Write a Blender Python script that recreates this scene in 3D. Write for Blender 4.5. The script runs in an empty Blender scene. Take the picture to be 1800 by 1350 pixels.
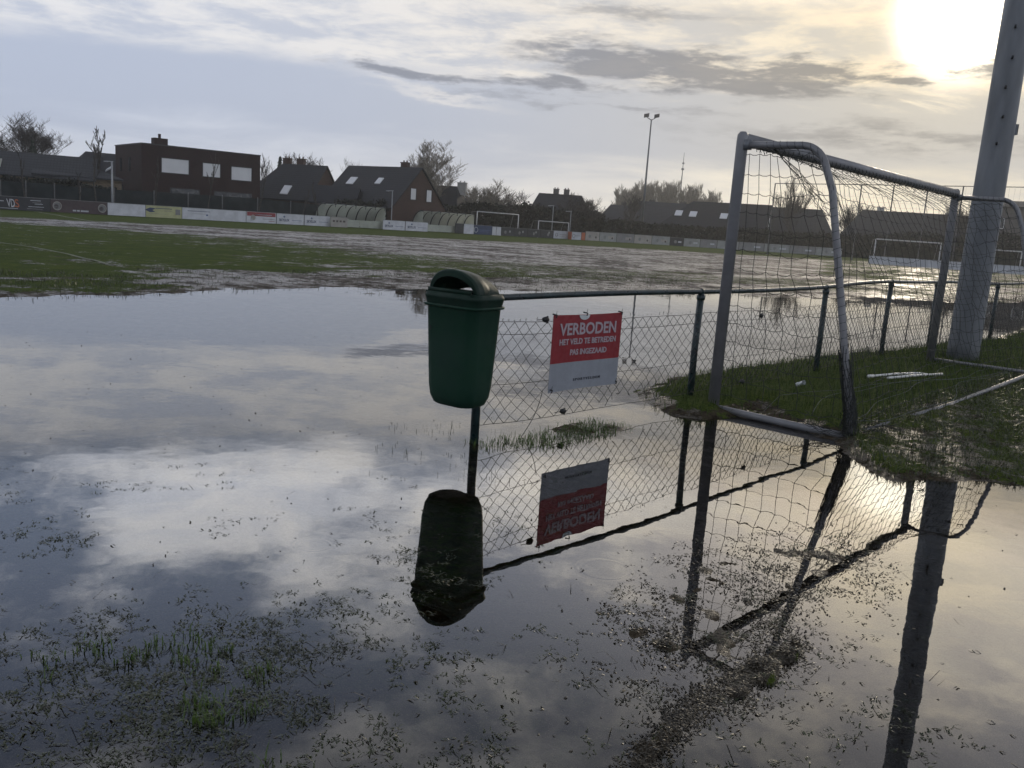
import bpy, math, random
import numpy as np
from math import sin, cos, tan, pi, radians, atan2, sqrt, exp
from mathutils import Matrix, Vector, noise as mnoise

random.seed(7); rng = np.random.default_rng(7)
SC = bpy.context.scene
# ------------------------------------------------------------------ camera
FPX, ROLL, PITCH, EYE = 1532.0, radians(3.88), math.atan(281/1532.0), 1.55
_c, _s = cos(PITCH), sin(PITCH)
FW = (0, _c, -_s)
CR = tuple(cos(ROLL)*a + sin(ROLL)*b for a, b in zip((1, 0, 0), (0, _s, _c)))
CU = tuple(cos(ROLL)*b - sin(ROLL)*a for a, b in zip((1, 0, 0), (0, _s, _c)))
cam_d = bpy.data.cameras.new('camera'); cam = bpy.data.objects.new('camera', cam_d)
SC.collection.objects.link(cam); SC.camera = cam
cam.matrix_world = Matrix(((CR[0], CU[0], -FW[0], 0), (CR[1], CU[1], -FW[1], 0), (CR[2], CU[2], -FW[2], EYE), (0, 0, 0, 1)))
cam_d.sensor_fit = 'HORIZONTAL'; cam_d.sensor_width = 36; cam_d.lens = 36*FPX/1800
cam_d.clip_start = 0.05; cam_d.clip_end = 5000

# pixel of the photograph -> place in the world
def ray(px, py):
    x = (px-900)/FPX; y = (675-py)/FPX
    return tuple(f+x*r+y*u for f, r, u in zip(FW, CR, CU))
def gnd(px, py, z=0.0):
    d = ray(px, py); t = (z-EYE)/d[2]
    return (d[0]*t, d[1]*t)
def at(px, py, dist):           # point seen at a pixel, at a horizontal distance
    d = ray(px, py); t = dist/sqrt(d[0]**2+d[1]**2)
    return (d[0]*t, d[1]*t, EYE+d[2]*t)
def azimuth(px, py):
    d = ray(px, py); return atan2(d[0], d[1])

# ------------------------------------------------------------------ view, world, sun
SC.view_settings.view_transform = 'Standard'; SC.view_settings.look = 'None'
SC.view_settings.exposure = 0.0; SC.view_settings.gamma = 1.0
SC.cycles.max_bounces = 8; SC.cycles.transparent_max_bounces = 16
SC.cycles.volume_bounces = 0
SUN_AZ, SUN_EL = radians(24.6), radians(12.9)

def lin(r, g, b):
    f = lambda c: (c/255/12.92) if c/255 <= 0.04045 else ((c/255+0.055)/1.055)**2.4
    return (f(r), f(g), f(b), 1)

class NT:
    def __init__(s, tree): s.t = tree; s.n = tree.nodes; s.l = tree.links
    def node(s, typ, **kw):
        n = s.n.new(typ)
        for k, v in kw.items(): setattr(n, k, v)
        return n
    def put(s, sock, v):
        if hasattr(v, 'is_linked') or isinstance(v, bpy.types.NodeSocket): s.l.new(v, sock)
        else: sock.default_value = v
    def m(s, op, a, b=0.0, c=None, clamp=False):
        n = s.node('ShaderNodeMath', operation=op, use_clamp=clamp)
        s.put(n.inputs[0], a); s.put(n.inputs[1], b)
        if c is not None: s.put(n.inputs[2], c)
        return n.outputs[0]
    def add(s, a, b): return s.m('ADD', a, b)
    def sub(s, a, b): return s.m('SUBTRACT', a, b)
    def mul(s, a, b): return s.m('MULTIPLY', a, b)
    def ss(s, x, a, b, lo=0.0, hi=1.0):
        n = s.node('ShaderNodeMapRange', interpolation_type='SMOOTHSTEP')
        s.put(n.inputs[0], x); s.put(n.inputs[1], a); s.put(n.inputs[2], b); s.put(n.inputs[3], lo); s.put(n.inputs[4], hi)
        return n.outputs[0]
    def mix(s, f, a, b):
        n = s.node('ShaderNodeMix', data_type='RGBA'); s.put(n.inputs[0], f); s.put(n.inputs[6], a); s.put(n.inputs[7], b)
        return n.outputs[2]
    def addc(s, a, b, f=1.0):
        n = s.node('ShaderNodeMix', data_type='RGBA', blend_type='ADD'); s.put(n.inputs[0], f); s.put(n.inputs[6], a); s.put(n.inputs[7], b)
        return n.outputs[2]
    def mulc(s, a, b, f=1.0):
        n = s.node('ShaderNodeMix', data_type='RGBA', blend_type='MULTIPLY'); s.put(n.inputs[0], f); s.put(n.inputs[6], a); s.put(n.inputs[7], b)
        return n.outputs[2]
    def noise(s, vec, scale, detail=4, rough=0.5, dist=0.0, col=False):
        n = s.node('ShaderNodeTexNoise'); 
        if vec is not None: s.l.new(vec, n.inputs['Vector'])
        n.inputs['Scale'].default_value = scale; n.inputs['Detail'].default_value = detail
        n.inputs['Roughness'].default_value = rough; n.inputs['Distortion'].default_value = dist
        return n.outputs[1 if col else 0]
    def xyz(s, x, y, z=0.0):
        n = s.node('ShaderNodeCombineXYZ'); s.put(n.inputs[0], x); s.put(n.inputs[1], y); s.put(n.inputs[2], z)
        return n.outputs[0]
    def sep(s, v):
        n = s.node('ShaderNodeSeparateXYZ'); s.l.new(v, n.inputs[0]); return n.outputs
    def gauss(s, x, y, x0, y0, sx, sy, tilt=0.0):
        dx = s.sub(x, x0); dy = s.sub(s.sub(y, y0), s.mul(dx, tilt))
        a = s.m('POWER', s.m('ABSOLUTE', s.mul(dx, 1/sx)), 2.0); b = s.m('POWER', s.m('ABSOLUTE', s.mul(dy, 1/sy)), 2.0)
        return s.m('EXPONENT', s.mul(s.add(a, b), -1.0))

W = bpy.data.worlds.new('World'); SC.world = W; W.use_nodes = True
T = NT(W.node_tree); T.n.clear()
tc = T.node('ShaderNodeTexCoord').outputs['Generated']
X, Y, Z = T.sep(tc)
az = T.mul(T.m('ARCTAN2', X, Y), 57.29578)
el = T.mul(T.m('ARCSINE', T.m('MAXIMUM', Z, -0.2)), 57.29578)
zz = T.add(T.m('MAXIMUM', Z, 0.0), 0.10)
plane = T.xyz(T.m('DIVIDE', X, zz), T.m('DIVIDE', Y, zz), 0.0)
big = T.noise(plane, 0.55, 3, 0.5)
clo = T.noise(plane, 1.15, 9, 0.58, 0.6)
fine = T.noise(plane, 3.2, 8, 0.62, 0.4)
streak = T.noise(T.xyz(T.mul(az, 0.075), T.mul(el, 0.42), 3.1), 1.0, 8, 0.6, 0.5)
wob = T.mul(T.sub(streak, 0.5), 7.0)
elw = T.add(el, wob)
nish = T.node('ShaderNodeTexSky', sky_type='NISHITA', sun_disc=False, sun_elevation=SUN_EL, sun_rotation=SUN_AZ, altitude=20, air_density=1.0, dust_density=1.2, ozone_density=1.0)
nishc = T.mulc(nish.outputs[0], (0.055, 0.055, 0.055, 1))
# angle from the sun
sd = (sin(SUN_AZ)*cos(SUN_EL), cos(SUN_AZ)*cos(SUN_EL), sin(SUN_EL))
dotn = T.node('ShaderNodeVectorMath', operation='DOT_PRODUCT'); T.l.new(tc, dotn.inputs[0]); dotn.inputs[1].default_value = sd
ang = T.mul(T.m('ARCCOSINE', T.m('MINIMUM', dotn.outputs['Value'], 0.99999)), 57.29578)
warm = T.m('EXPONENT', T.mul(T.m('POWER', T.mul(ang, 1/24.0), 1.6), -1.0))
SKY = dict(light=lin(186, 187, 191), lightw=lin(206, 191, 163), band=lin(146, 155, 173), bandw=lin(162, 157, 147), low=lin(182, 188, 200), loww=lin(238, 220, 180), dark=lin(105, 112, 128), darkw=lin(112, 108, 102))
c_light = T.mix(warm, SKY['light'], SKY['lightw'])
c_band = T.mix(warm, SKY['band'], SKY['bandw'])
c_low = T.mix(warm, SKY['low'], SKY['loww'])
c_dark = T.mix(warm, SKY['dark'], SKY['darkw'])
# horizon light -> grey band -> mottled light cloud
col = T.mix(T.ss(elw, 0.5, 5.5), c_low, c_band)
mott = T.ss(T.add(T.mul(fine, .55), T.mul(T.noise(T.xyz(T.mul(az, 0.16), T.mul(el, 0.75), 4.4), 1.0, 9, .68), .45)), 0.40, 0.58)
c_up = T.mix(mott, T.mix(0.78, c_light, c_band), c_light)
col = T.mix(T.ss(T.add(el, T.mul(wob, 0.45)), 8.0, 9.6), col, c_up)
# high broken cloud with blue gaps (seen only in the water)
hi = T.ss(el, 12.5, 15.5)
bias = T.mul(T.sub(big, 0.5), 0.35)
for (a0, e0, sa, se, k) in [(-12, 18.5, 9, 3.2, .16), (28, 21, 7, 6, .10), (21, 24.5, 4, 1.6, -.10), (11, 17, 8, 4, .12), (-29.5, 19, 4, 3.5, -.13), (-19, 19.5, 7, 4, .15), (4, 25.5, 6, 3, -.16), (-13, 14.2, 11, 1.0, -.05), (14, 23, 4, 3, -.06), (-16, 28, 10, 4, -.10)]:
    bias = T.add(bias, T.mul(T.gauss(az, el, a0, e0, sa, se), k))
gap = T.ss(T.add(T.add(T.mul(clo, .42), T.add(T.mul(T.noise(plane, 3.1, 8, .62, .3), .43), T.mul(T.noise(plane, 7.5, 8, .66), .15))), T.mul(bias, .62)), 0.44, 0.60)
c_gap = T.mix(0.72, nishc, T.mix(warm, lin(92, 99, 118), lin(128, 126, 128)))
c_high = T.mix(gap, c_gap, T.mix(T.ss(fine, 0.34, 0.66), T.mix(0.55, c_light, c_band), c_light))
col = T.mix(hi, col, c_high)
# dark ragged cloud bars
azd = T.add(az, T.mul(T.sub(fine, 0.5), 14.0)); eld = T.add(el, T.mul(T.sub(T.noise(T.xyz(T.mul(az, 0.22), T.mul(el, 0.9), 1.1), 1.0, 8, 0.62), 0.5), 2.6))
bars = None
for (a0, e0, sa, se, k, tl) in [(-7.6, 8.75, 4.6, 0.50, .85, -0.05), (1.2, 8.6, 4.6, 0.50, .80, -0.03), (7.0, 10.2, 8.5, 1.1, 1.0, -0.05), (11.5, 9.3, 8.5, .85, .9, -0.05), (16.6, 10.1, 5.4, 0.72, 1.0, -0.03), (21.0, 9.7, 2.8, 0.4, .8, -0.08), (27.5, 10.2, 2.6, 0.7, 0.95, 0.06), (4, 7.6, 11, 0.35, 0.45, -0.02), (22, 6.3, 16, 1.1, 0.5, 0.0), (6, 13.0, 7, 0.6, 0.45, -.05)]:
    g = T.mul(T.gauss(azd, eld, a0, e0, sa, se, tl), k)
    bars = g if bars is None else T.m('MAXIMUM', bars, g)
bars = T.ss(T.mul(bars, T.add(0.50, T.mul(T.ss(T.noise(T.xyz(T.mul(az, 0.32), T.mul(el, 1.5), 7.7), 1.0, 7, .62), .30, .62), .95))), 0.16, 0.90)
glow = T.mul(T.m('EXPONENT', T.mul(T.m('POWER', T.mul(ang, 1/3.0), 4.0), -1.0)), 1.3)
glow2 = T.mul(T.m('EXPONENT', T.mul(ang, -1/3.4)), 0.24)
yel = T.mul(T.ss(streak, 0.42, 0.62), T.mul(T.gauss(az, eld, 21.0, 8.55, 8.0, 0.42), 0.75))
yel = T.add(yel, T.mul(T.gauss(az, eld, -6.0, 7.6, 3.5, 0.22, -0.12), 0.14))
lightc = T.addc(T.addc(col, T.mulc(glow, (1.0, 0.94, 0.80, 1))), T.mulc(T.add(glow2, yel), (1.0, 0.80, 0.46, 1)))
out = T.mix(T.mul(bars, 0.88), lightc, T.addc(c_dark, T.mulc(glow, (0.10, 0.09, 0.07, 1))))
bg = T.node('ShaderNodeBackground'); T.l.new(out, bg.inputs[0]); T.put(bg.inputs[1], T.mul(T.add(T.ss(el, 13.0, 17.5, 1.0, 2.4), T.add(T.mul(T.ss(el, 21.0, 35.0), -1.25), T.mul(T.ss(el, 42.0, 65.0), -.3))), 1.68))
T.l.new(bg.outputs[0], T.node('ShaderNodeOutputWorld').inputs[0])
W.cycles.sampling_method = 'MANUAL'; W.cycles.sample_map_resolution = 1024

sl = bpy.data.lights.new('sun', 'SUN'); sl.energy = 0.5; sl.angle = radians(0.6); sl.color = (1, 0.87, 0.68)
so = bpy.data.objects.new('sun', sl); SC.collection.objects.link(so)
so.rotation_euler = (pi/2-SUN_EL, 0, -SUN_AZ+pi)
so.rotation_euler = Vector((-sd[0], -sd[1], -sd[2])).to_track_quat('-Z', 'Y').to_euler()

# ------------------------------------------------------------------ helpers
COL = SC.collection
def tag(o, label=None, cat=None, group=None, kind=None):
    if label: o['label'] = label
    if cat: o['category'] = cat
    if group: o['group'] = group
    if kind: o['kind'] = kind
    return o
def thing(name, label, cat, loc=(0, 0, 0), rz=0.0, group=None):
    o = bpy.data.objects.new(name, None); COL.objects.link(o); o.location = loc; o.rotation_euler = (0, 0, rz)
    o.empty_display_size = 0.2
    return tag(o, label, cat, group)
def copy_tree(o, parent=None):
    c = o.copy(); COL.objects.link(c); c.parent = parent
    for ch in list(o.children): copy_tree(ch, c)
    return c

class MB:
    def __init__(s): s.v = []; s.f = []; s.mi = []; s.cur = 0
    def face(s, *idx): s.f.append(tuple(idx)); s.mi.append(s.cur)
    def addv(s, pts):
        b = len(s.v); s.v.extend([tuple(p) for p in pts]); return b
    def box(s, x0, x1, y0, y1, z0, z1):
        b = s.addv([(x0, y0, z0), (x1, y0, z0), (x1, y1, z0), (x0, y1, z0), (x0, y0, z1), (x1, y0, z1), (x1, y1, z1), (x0, y1, z1)])
        for q in ((0, 3, 2, 1), (4, 5, 6, 7), (0, 1, 5, 4), (1, 2, 6, 5), (2, 3, 7, 6), (3, 0, 4, 7)): s.face(*[b+i for i in q])
        return s
    def quad(s, a, b, c, d):
        k = s.addv([a, b, c, d]); s.face(k, k+1, k+2, k+3); return s
    def prism(s, poly, vec):      # polygon (3D points) extruded by vec
        n = len(poly); b = s.addv(poly); s.addv([tuple(p[i]+vec[i] for i in range(3)) for p in poly])
        s.face(*range(b+n-1, b-1, -1)); s.face(*range(b+n, b+2*n))
        for i in range(n):
            j = (i+1) % n; s.face(b+i, b+j, b+n+j, b+n+i)
        return s
    def tube(s, pts, r, k=6, cap=True):
        n = len(pts); P = [Vector(p) for p in pts]
        rr = r if isinstance(r, (list, tuple)) else [r]*n
        base = len(s.v); up = None
        for i in range(n):
            t = (P[min(i+1, n-1)]-P[max(i-1, 0)])
            if t.length < 1e-9: t = Vector((0, 0, 1))
            t.normalize()
            if up is None: up = Vector((0, 0, 1)) if abs(t.z) < 0.9 else Vector((1, 0, 0))
            a = t.cross(up)
            if a.length < 1e-4: a = t.cross(Vector((0.3, 1, 0.1)))
            a.normalize(); b = a.cross(t); up = b
            for j in range(k):
                q = 2*pi*j/k
                w = P[i]+a*(cos(q)*rr[i])+b*(sin(q)*rr[i]); s.v.append((w.x, w.y, w.z))
        for i in range(n-1):
            for j in range(k):
                a0 = base+i*k+j; a1 = base+i*k+(j+1) % k
                s.face(a0, a1, a1+k, a0+k)
        if cap and k > 2:
            s.face(*[base+j for j in range(k-1, -1, -1)]); s.face(*[base+(n-1)*k+j for j in range(k)])
        return s
    def loft(s, rings, cap0=True, cap1=True):
        k = len(rings[0]); base = len(s.v)
        for r in rings: s.addv(r)
        for i in range(len(rings)-1):
            for j in range(k):
                a0 = base+i*k+j; a1 = base+i*k+(j+1) % k
                s.face(a0, a1, a1+k, a0+k)
        if cap0: s.face(*[base+j for j in range(k-1, -1, -1)])
        if cap1: s.face(*[base+(len(rings)-1)*k+j for j in range(k)])
        return s
    def mesh(s, name, mats, smooth=False):
        me = bpy.data.meshes.new(name); me.from_pydata(s.v, [], s.f)
        for m in (mats if isinstance(mats, (list, tuple)) else [mats]): me.materials.append(m)
        if any(s.mi): me.polygons.foreach_set('material_index', s.mi)
        if smooth: me.polygons.foreach_set('use_smooth', [True]*len(me.polygons))
        me.update(); return me
    def build(s, name, mats, parent=None, smooth=False, loc=None):
        o = bpy.data.objects.new(name, s.mesh(name, mats, smooth)); COL.objects.link(o)
        if parent is not None: o.parent = parent
        if loc is not None: o.location = loc
        return o
def bevel(o, w=0.004, seg=2):
    b = o.modifiers.new('bevel', 'BEVEL'); b.width = w; b.segments = seg; b.limit_method = 'ANGLE'; return o

def mat(name, color, rough=0.6, var=0.15, scale=6.0, bump=0.0, bscale=40.0, metal=0.0, spec=0.5, col2=None, coat=0.0, stretch=None):
    m = bpy.data.materials.new(name); m.use_nodes = True; t = NT(m.node_tree)
    p = t.n['Principled BSDF']; tc = t.node('ShaderNodeTexCoord').outputs['Object']
    if stretch:
        mp = t.node('ShaderNodeMapping'); t.l.new(tc, mp.inputs[0]); mp.inputs['Scale'].default_value = stretch; tc = mp.outputs[0]
    c = tuple(color)+(1,) if len(color) == 3 else color
    n = t.noise(tc, scale, 6, 0.6)
    c2 = col2 if col2 else tuple(max(0, x*(1-var*2)) for x in c[:3])
    t.put(p.inputs['Base Color'], t.mix(t.ss(n, 0.35, 0.68), tuple(c2[:3])+(1,), c))
    t.put(p.inputs['Roughness'], t.ss(t.noise(tc, scale*2.3, 4), 0.3, 0.7, max(0.02, rough-0.12), min(1, rough+0.12)))
    p.inputs['Metallic'].default_value = metal; p.inputs['Specular IOR Level'].default_value = spec
    p.inputs['Coat Weight'].default_value = coat
    if bump:
        b = t.node('ShaderNodeBump'); b.inputs['Strength'].default_value = bump; b.inputs['Distance'].default_value = 0.01
        t.l.new(t.noise(tc, bscale, 5), b.inputs['Height']); t.l.new(b.outputs[0], p.inputs['Normal'])
    return m
def brick_mat(name, c1, c2, mortar, scale=1.0):
    m = bpy.data.materials.new(name); m.use_nodes = True; t = NT(m.node_tree); p = t.n['Principled BSDF']
    tc = t.node('ShaderNodeTexCoord').outputs['Object']; x, y, z = t.sep(tc)
    b = t.node('ShaderNodeTexBrick'); t.l.new(t.xyz(t.add(x, y), z, 0), b.inputs[0])
    b.inputs['Color1'].default_value = c1; b.inputs['Color2'].default_value = c2; b.inputs['Mortar'].default_value = mortar
    b.inputs['Scale'].default_value = scale; b.inputs['Brick Width'].default_value = 0.22; b.inputs['Row Height'].default_value = 0.065; b.inputs['Mortar Size'].default_value = 0.008
    t.put(p.inputs['Base Color'], t.mulc(b.outputs[0], t.mix(t.noise(tc, 0.8, 5), (0.7, 0.7, 0.7, 1), (1.15, 1.15, 1.15, 1))))
    p.inputs['Roughness'].default_value = 0.9; p.inputs['Specular IOR Level'].default_value = 0.2
    return m
def tile_mat(name, c):
    m = bpy.data.materials.new(name); m.use_nodes = True; t = NT(m.node_tree); p = t.n['Principled BSDF']
    tc = t.node('ShaderNodeTexCoord').outputs['Object']; x, y, z = t.sep(tc)
    row = t.m('FRACT', t.mul(z, 4.0)); colm = t.m('FRACT', t.mul(x, 3.6))
    e = t.mul(t.ss(row, 0.0, 0.35), t.ss(colm, 0.0, 0.3))
    n = t.noise(tc, 1.4, 6, 0.65)
    base = t.mix(n, tuple(v*0.6 for v in c[:3])+(1,), tuple(min(1, v*1.5) for v in c[:3])+(1,))
    t.put(p.inputs['Base Color'], t.mulc(base, t.mix(e, (0.6, 0.6, 0.6, 1), (1, 1, 1, 1))))
    p.inputs['Roughness'].default_value = 0.75; p.inputs['Specular IOR Level'].default_value = 0.35
    b = t.node('ShaderNodeBump'); b.inputs['Strength'].default_value = 0.5; b.inputs['Distance'].default_value = 0.03
    t.l.new(e, b.inputs['Height']); t.l.new(b.outputs[0], p.inputs['Normal'])
    return m

M = {}
M['alu'] = mat('aged_aluminium', (0.19, 0.19, 0.195), 0.45, 0.10, 5, 0.2, 60, metal=0.25)
M['galv'] = mat('galvanised_steel', (0.15, 0.16, 0.17), 0.5, 0.12, 3, 0.25, 30, metal=0.35, stretch=(1, 1, 0.25))
M['gpaint'] = mat('dark_green_paint', (0.009, 0.026, 0.028), 0.38, 0.25, 12, 0.2, 80)
M['binbody'] = mat('green_plastic', (0.004, 0.030, 0.015), 0.48, 0.12, 4, 0.12, 220, col2=(0.007, 0.028, 0.018), spec=.18)
M['binlid'] = mat('green_plastic_lid', (0.002, 0.020, 0.011), 0.55, 0.15, 4, 0.10, 180, spec=.25)
M['black'] = mat('black_rubber', (0.012, 0.012, 0.012), 0.6, 0.1)
M['wire'] = mat('rusty_wire', (0.05, 0.045, 0.04), 0.7, 0.3, 30)
M['cord'] = mat('net_cord', (0.018, 0.022, 0.020), 0.8, 0.2, 20)
M['cord2'] = mat('pale_net_cord', (0.10, 0.115, 0.10), 0.8, 0.2, 20)
M['signred'] = mat('sign_red', (0.22, 0.010, 0.016), 0.5, 0.06, 10)
M['signgrey'] = mat('sign_grey', (0.25, 0.265, 0.29), 0.5, 0.06, 10)
M['signtext'] = mat('sign_lettering', (0.36, 0.30, 0.32), 0.5, 0.05, 10)
M['signdark'] = mat('sign_dark_lettering', (0.05, 0.055, 0.07), 0.5, 0.05, 10)
M['white'] = mat('white_paint', (0.75, 0.75, 0.74), 0.5, 0.08, 3)
M['pvc'] = mat('white_plastic_pipe', (0.78, 0.77, 0.74), 0.25, 0.1, 8)
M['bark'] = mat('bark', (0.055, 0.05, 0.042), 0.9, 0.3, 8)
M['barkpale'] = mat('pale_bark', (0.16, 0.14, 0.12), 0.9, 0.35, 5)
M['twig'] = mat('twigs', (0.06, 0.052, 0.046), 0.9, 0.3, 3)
M['twigpale'] = mat('pale_twigs', (0.27, 0.24, 0.19), 0.9, 0.2, 3)  # haze and light through the far poplars are put into this paler colour
M['needle'] = mat('dark_needles', (0.02, 0.035, 0.02), 0.9, 0.3, 3)
M['hedge'] = mat('hedge_leaves', (0.016, 0.022, 0.013), 0.9, 0.35, 1.5)
M['screen'] = mat('windbreak_cloth', (0.010, 0.018, 0.020), 0.9, 0.2, 0.6)
M['brickdark'] = brick_mat('dark_brick', (0.036, 0.015, 0.014, 1), (0.024, 0.011, 0.011, 1), (0.03, 0.028, 0.028, 1))
M['brickbrown'] = brick_mat('brown_brick', (0.075, 0.038, 0.028, 1), (0.05, 0.027, 0.021, 1), (0.08, 0.07, 0.065, 1))
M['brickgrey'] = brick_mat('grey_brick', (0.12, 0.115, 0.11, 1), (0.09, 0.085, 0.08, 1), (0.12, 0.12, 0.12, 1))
M['render'] = mat('pale_render', (0.42, 0.41, 0.38), 0.9, 0.1, 1)
M['timber'] = mat('weathered_timber', (0.16, 0.12, 0.075), 0.8, 0.3, 3, stretch=(1, 1, 6))
M['tiledark'] = tile_mat('dark_roof_tiles', (0.012, 0.014, 0.019, 1))
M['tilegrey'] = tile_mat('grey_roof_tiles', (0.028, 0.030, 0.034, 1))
M['capmetal'] = mat('roof_edge_metal', (0.03, 0.03, 0.033), 0.6, 0.1)
M['shutter'] = mat('white_roller_shutter', (0.62, 0.62, 0.62), 0.5, 0.04, 1)
M['glass'] = mat('dark_window_glass', (0.02, 0.025, 0.03), 0.06, 0.1, 1, spec=0.8)
M['solar'] = mat('solar_panel', (0.03, 0.035, 0.055), 0.15, 0.1, 1, spec=0.8)
M['shell'] = mat('milky_polycarbonate', (0.42, 0.44, 0.39), 0.35, 0.12, 1.6, spec=0.6)
_t = NT(M['shell'].node_tree); _tl = _t.node('ShaderNodeBsdfTranslucent'); _tl.inputs[0].default_value = (.85, .87, .80, 1); _mx = _t.node('ShaderNodeMixShader'); _mx.inputs[0].default_value = .55
_t.l.new(_t.n['Principled BSDF'].outputs[0], _mx.inputs[1]); _t.l.new(_tl.outputs[0], _mx.inputs[2]); _t.l.new(_mx.outputs[0], _t.n['Material Output'].inputs[0])
M['polewood'] = mat('grey_post', (0.12, 0.12, 0.12), 0.8, 0.2, 5)
M['clear'] = mat('crumpled_clear_plastic', (0.55, 0.57, 0.56), 0.15, 0.1, 30, spec=0.9)

# ------------------------------------------------------------------ ground
# pitch axes: D runs along the near touchline fence, N away from it over the pitch
D = (0.676, 0.737); N = (-0.737, 0.676)
def sn(x, y): return x*D[0]+y*D[1], x*N[0]+y*N[1]
def fromsn(s, n): return (s*D[0]+n*N[0], s*D[1]+n*N[1])

def vnoise(x, y, seed=0):
    xi = np.floor(x).astype(np.int64); yi = np.floor(y).astype(np.int64); xf = x-xi; yf = y-yi
    def h(a, b):
        q = (a*374761393+b*668265263+seed*2147483647) & 0xffffffff
        q = ((q ^ (q >> 13))*1274126177) & 0xffffffff
        return ((q ^ (q >> 16)) & 0xffff)/65535.0
    u = xf*xf*(3-2*xf); v = yf*yf*(3-2*yf)
    return (h(xi, yi)*(1-u)+h(xi+1, yi)*u)*(1-v)+(h(xi, yi+1)*(1-u)+h(xi+1, yi+1)*u)*v
def fbm(x, y, sc, oct=4, seed=0):
    r = 0; a = 0.5; t = 0
    for i in range(oct):
        r = r+a*vnoise(x*sc, y*sc, seed+i*17); t += a; a *= 0.5; sc *= 2.07
    return r/t
def polydist(px, py, poly):      # signed distance, + inside
    P = np.array(poly); n = len(P); d = np.full(px.shape, 1e9); ins = np.zeros(px.shape, bool)
    for i in range(n):
        a = P[i]; b = P[(i+1) % n]; e = b-a
        t = np.clip(((px-a[0])*e[0]+(py-a[1])*e[1])/(e@e+1e-12), 0, 1)
        d = np.minimum(d, np.hypot(px-a[0]-t*e[0], py-a[1]-t*e[1]))
        c = ((a[1] > py) != (b[1] > py)) & (px < (b[0]-a[0])*(py-a[1])/((b[1]-a[1]) if b[1] != a[1] else 1e-12)+a[0])
        ins ^= c
    return np.where(ins, d, -d)
G = lambda pts: [gnd(*p) for p in pts]
MOUND = G([(1150, 692), (1182, 668), (1300, 652), (1430, 634), (1560, 621), (1660, 606), (1740, 604), (1830, 570), (2000, 540), (2300, 560), (2300, 830), (2000, 850), (1800, 850), (1700, 838), (1620, 836), (1575, 838), (1540, 820), (1505, 785), (1440, 752), (1390, 744), (1330, 716), (1250, 738), (1182, 728)])
BARE = G([(1500, 762), (1640, 712), (1800, 662), (2100, 600), (2300, 820), (1800, 856), (1690, 838), (1620, 836), (1575, 838), (1540, 822), (1505, 790)])  # lower edge, as in the mound, pushed out to cover the sun glint
DEBRIS = G([(1210, 1010), (1330, 960), (1470, 955), (1500, 1010), (1400, 1090), (1370, 1170), (1240, 1225), (1180, 1215), (1100, 1180), (1130, 1080)])
RIDGE = G([(1330, 1165), (1385, 1150), (1395, 1125), (1402, 1140), (1330, 1200), (1235, 1240), (1160, 1320), (1100, 1400), (1085, 1390), (1140, 1315), (1215, 1232)])
LEFTP = G([(60, 1180), (330, 1130), (560, 1120), (660, 1200), (560, 1290), (420, 1400), (60, 1400)])
TUFT = G([(815, 778), (900, 768), (985, 752), (1040, 738), (1092, 752), (1060, 772), (960, 790), (850, 792)])
GREEN1 = G([(-150, 378), (0, 391), (250, 407), (500, 424), (720, 448), (900, 462), (1100, 474), (1300, 484), (1500, 498), (1800, 515), (1800, 540), (1300, 500), (900, 492), (730, 480), (640, 474), (520, 486), (420, 480), (330, 480), (250, 498), (100, 506), (-200, 500)])
GREEN2 = G([(-200, 350), (0, 352), (440, 385), (1000, 412), (1455, 440), (1900, 462), (1900, 474), (1455, 457), (1180, 441), (1000, 431), (650, 414), (440, 404), (200, 391), (0, 382), (-200, 372)])

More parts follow.
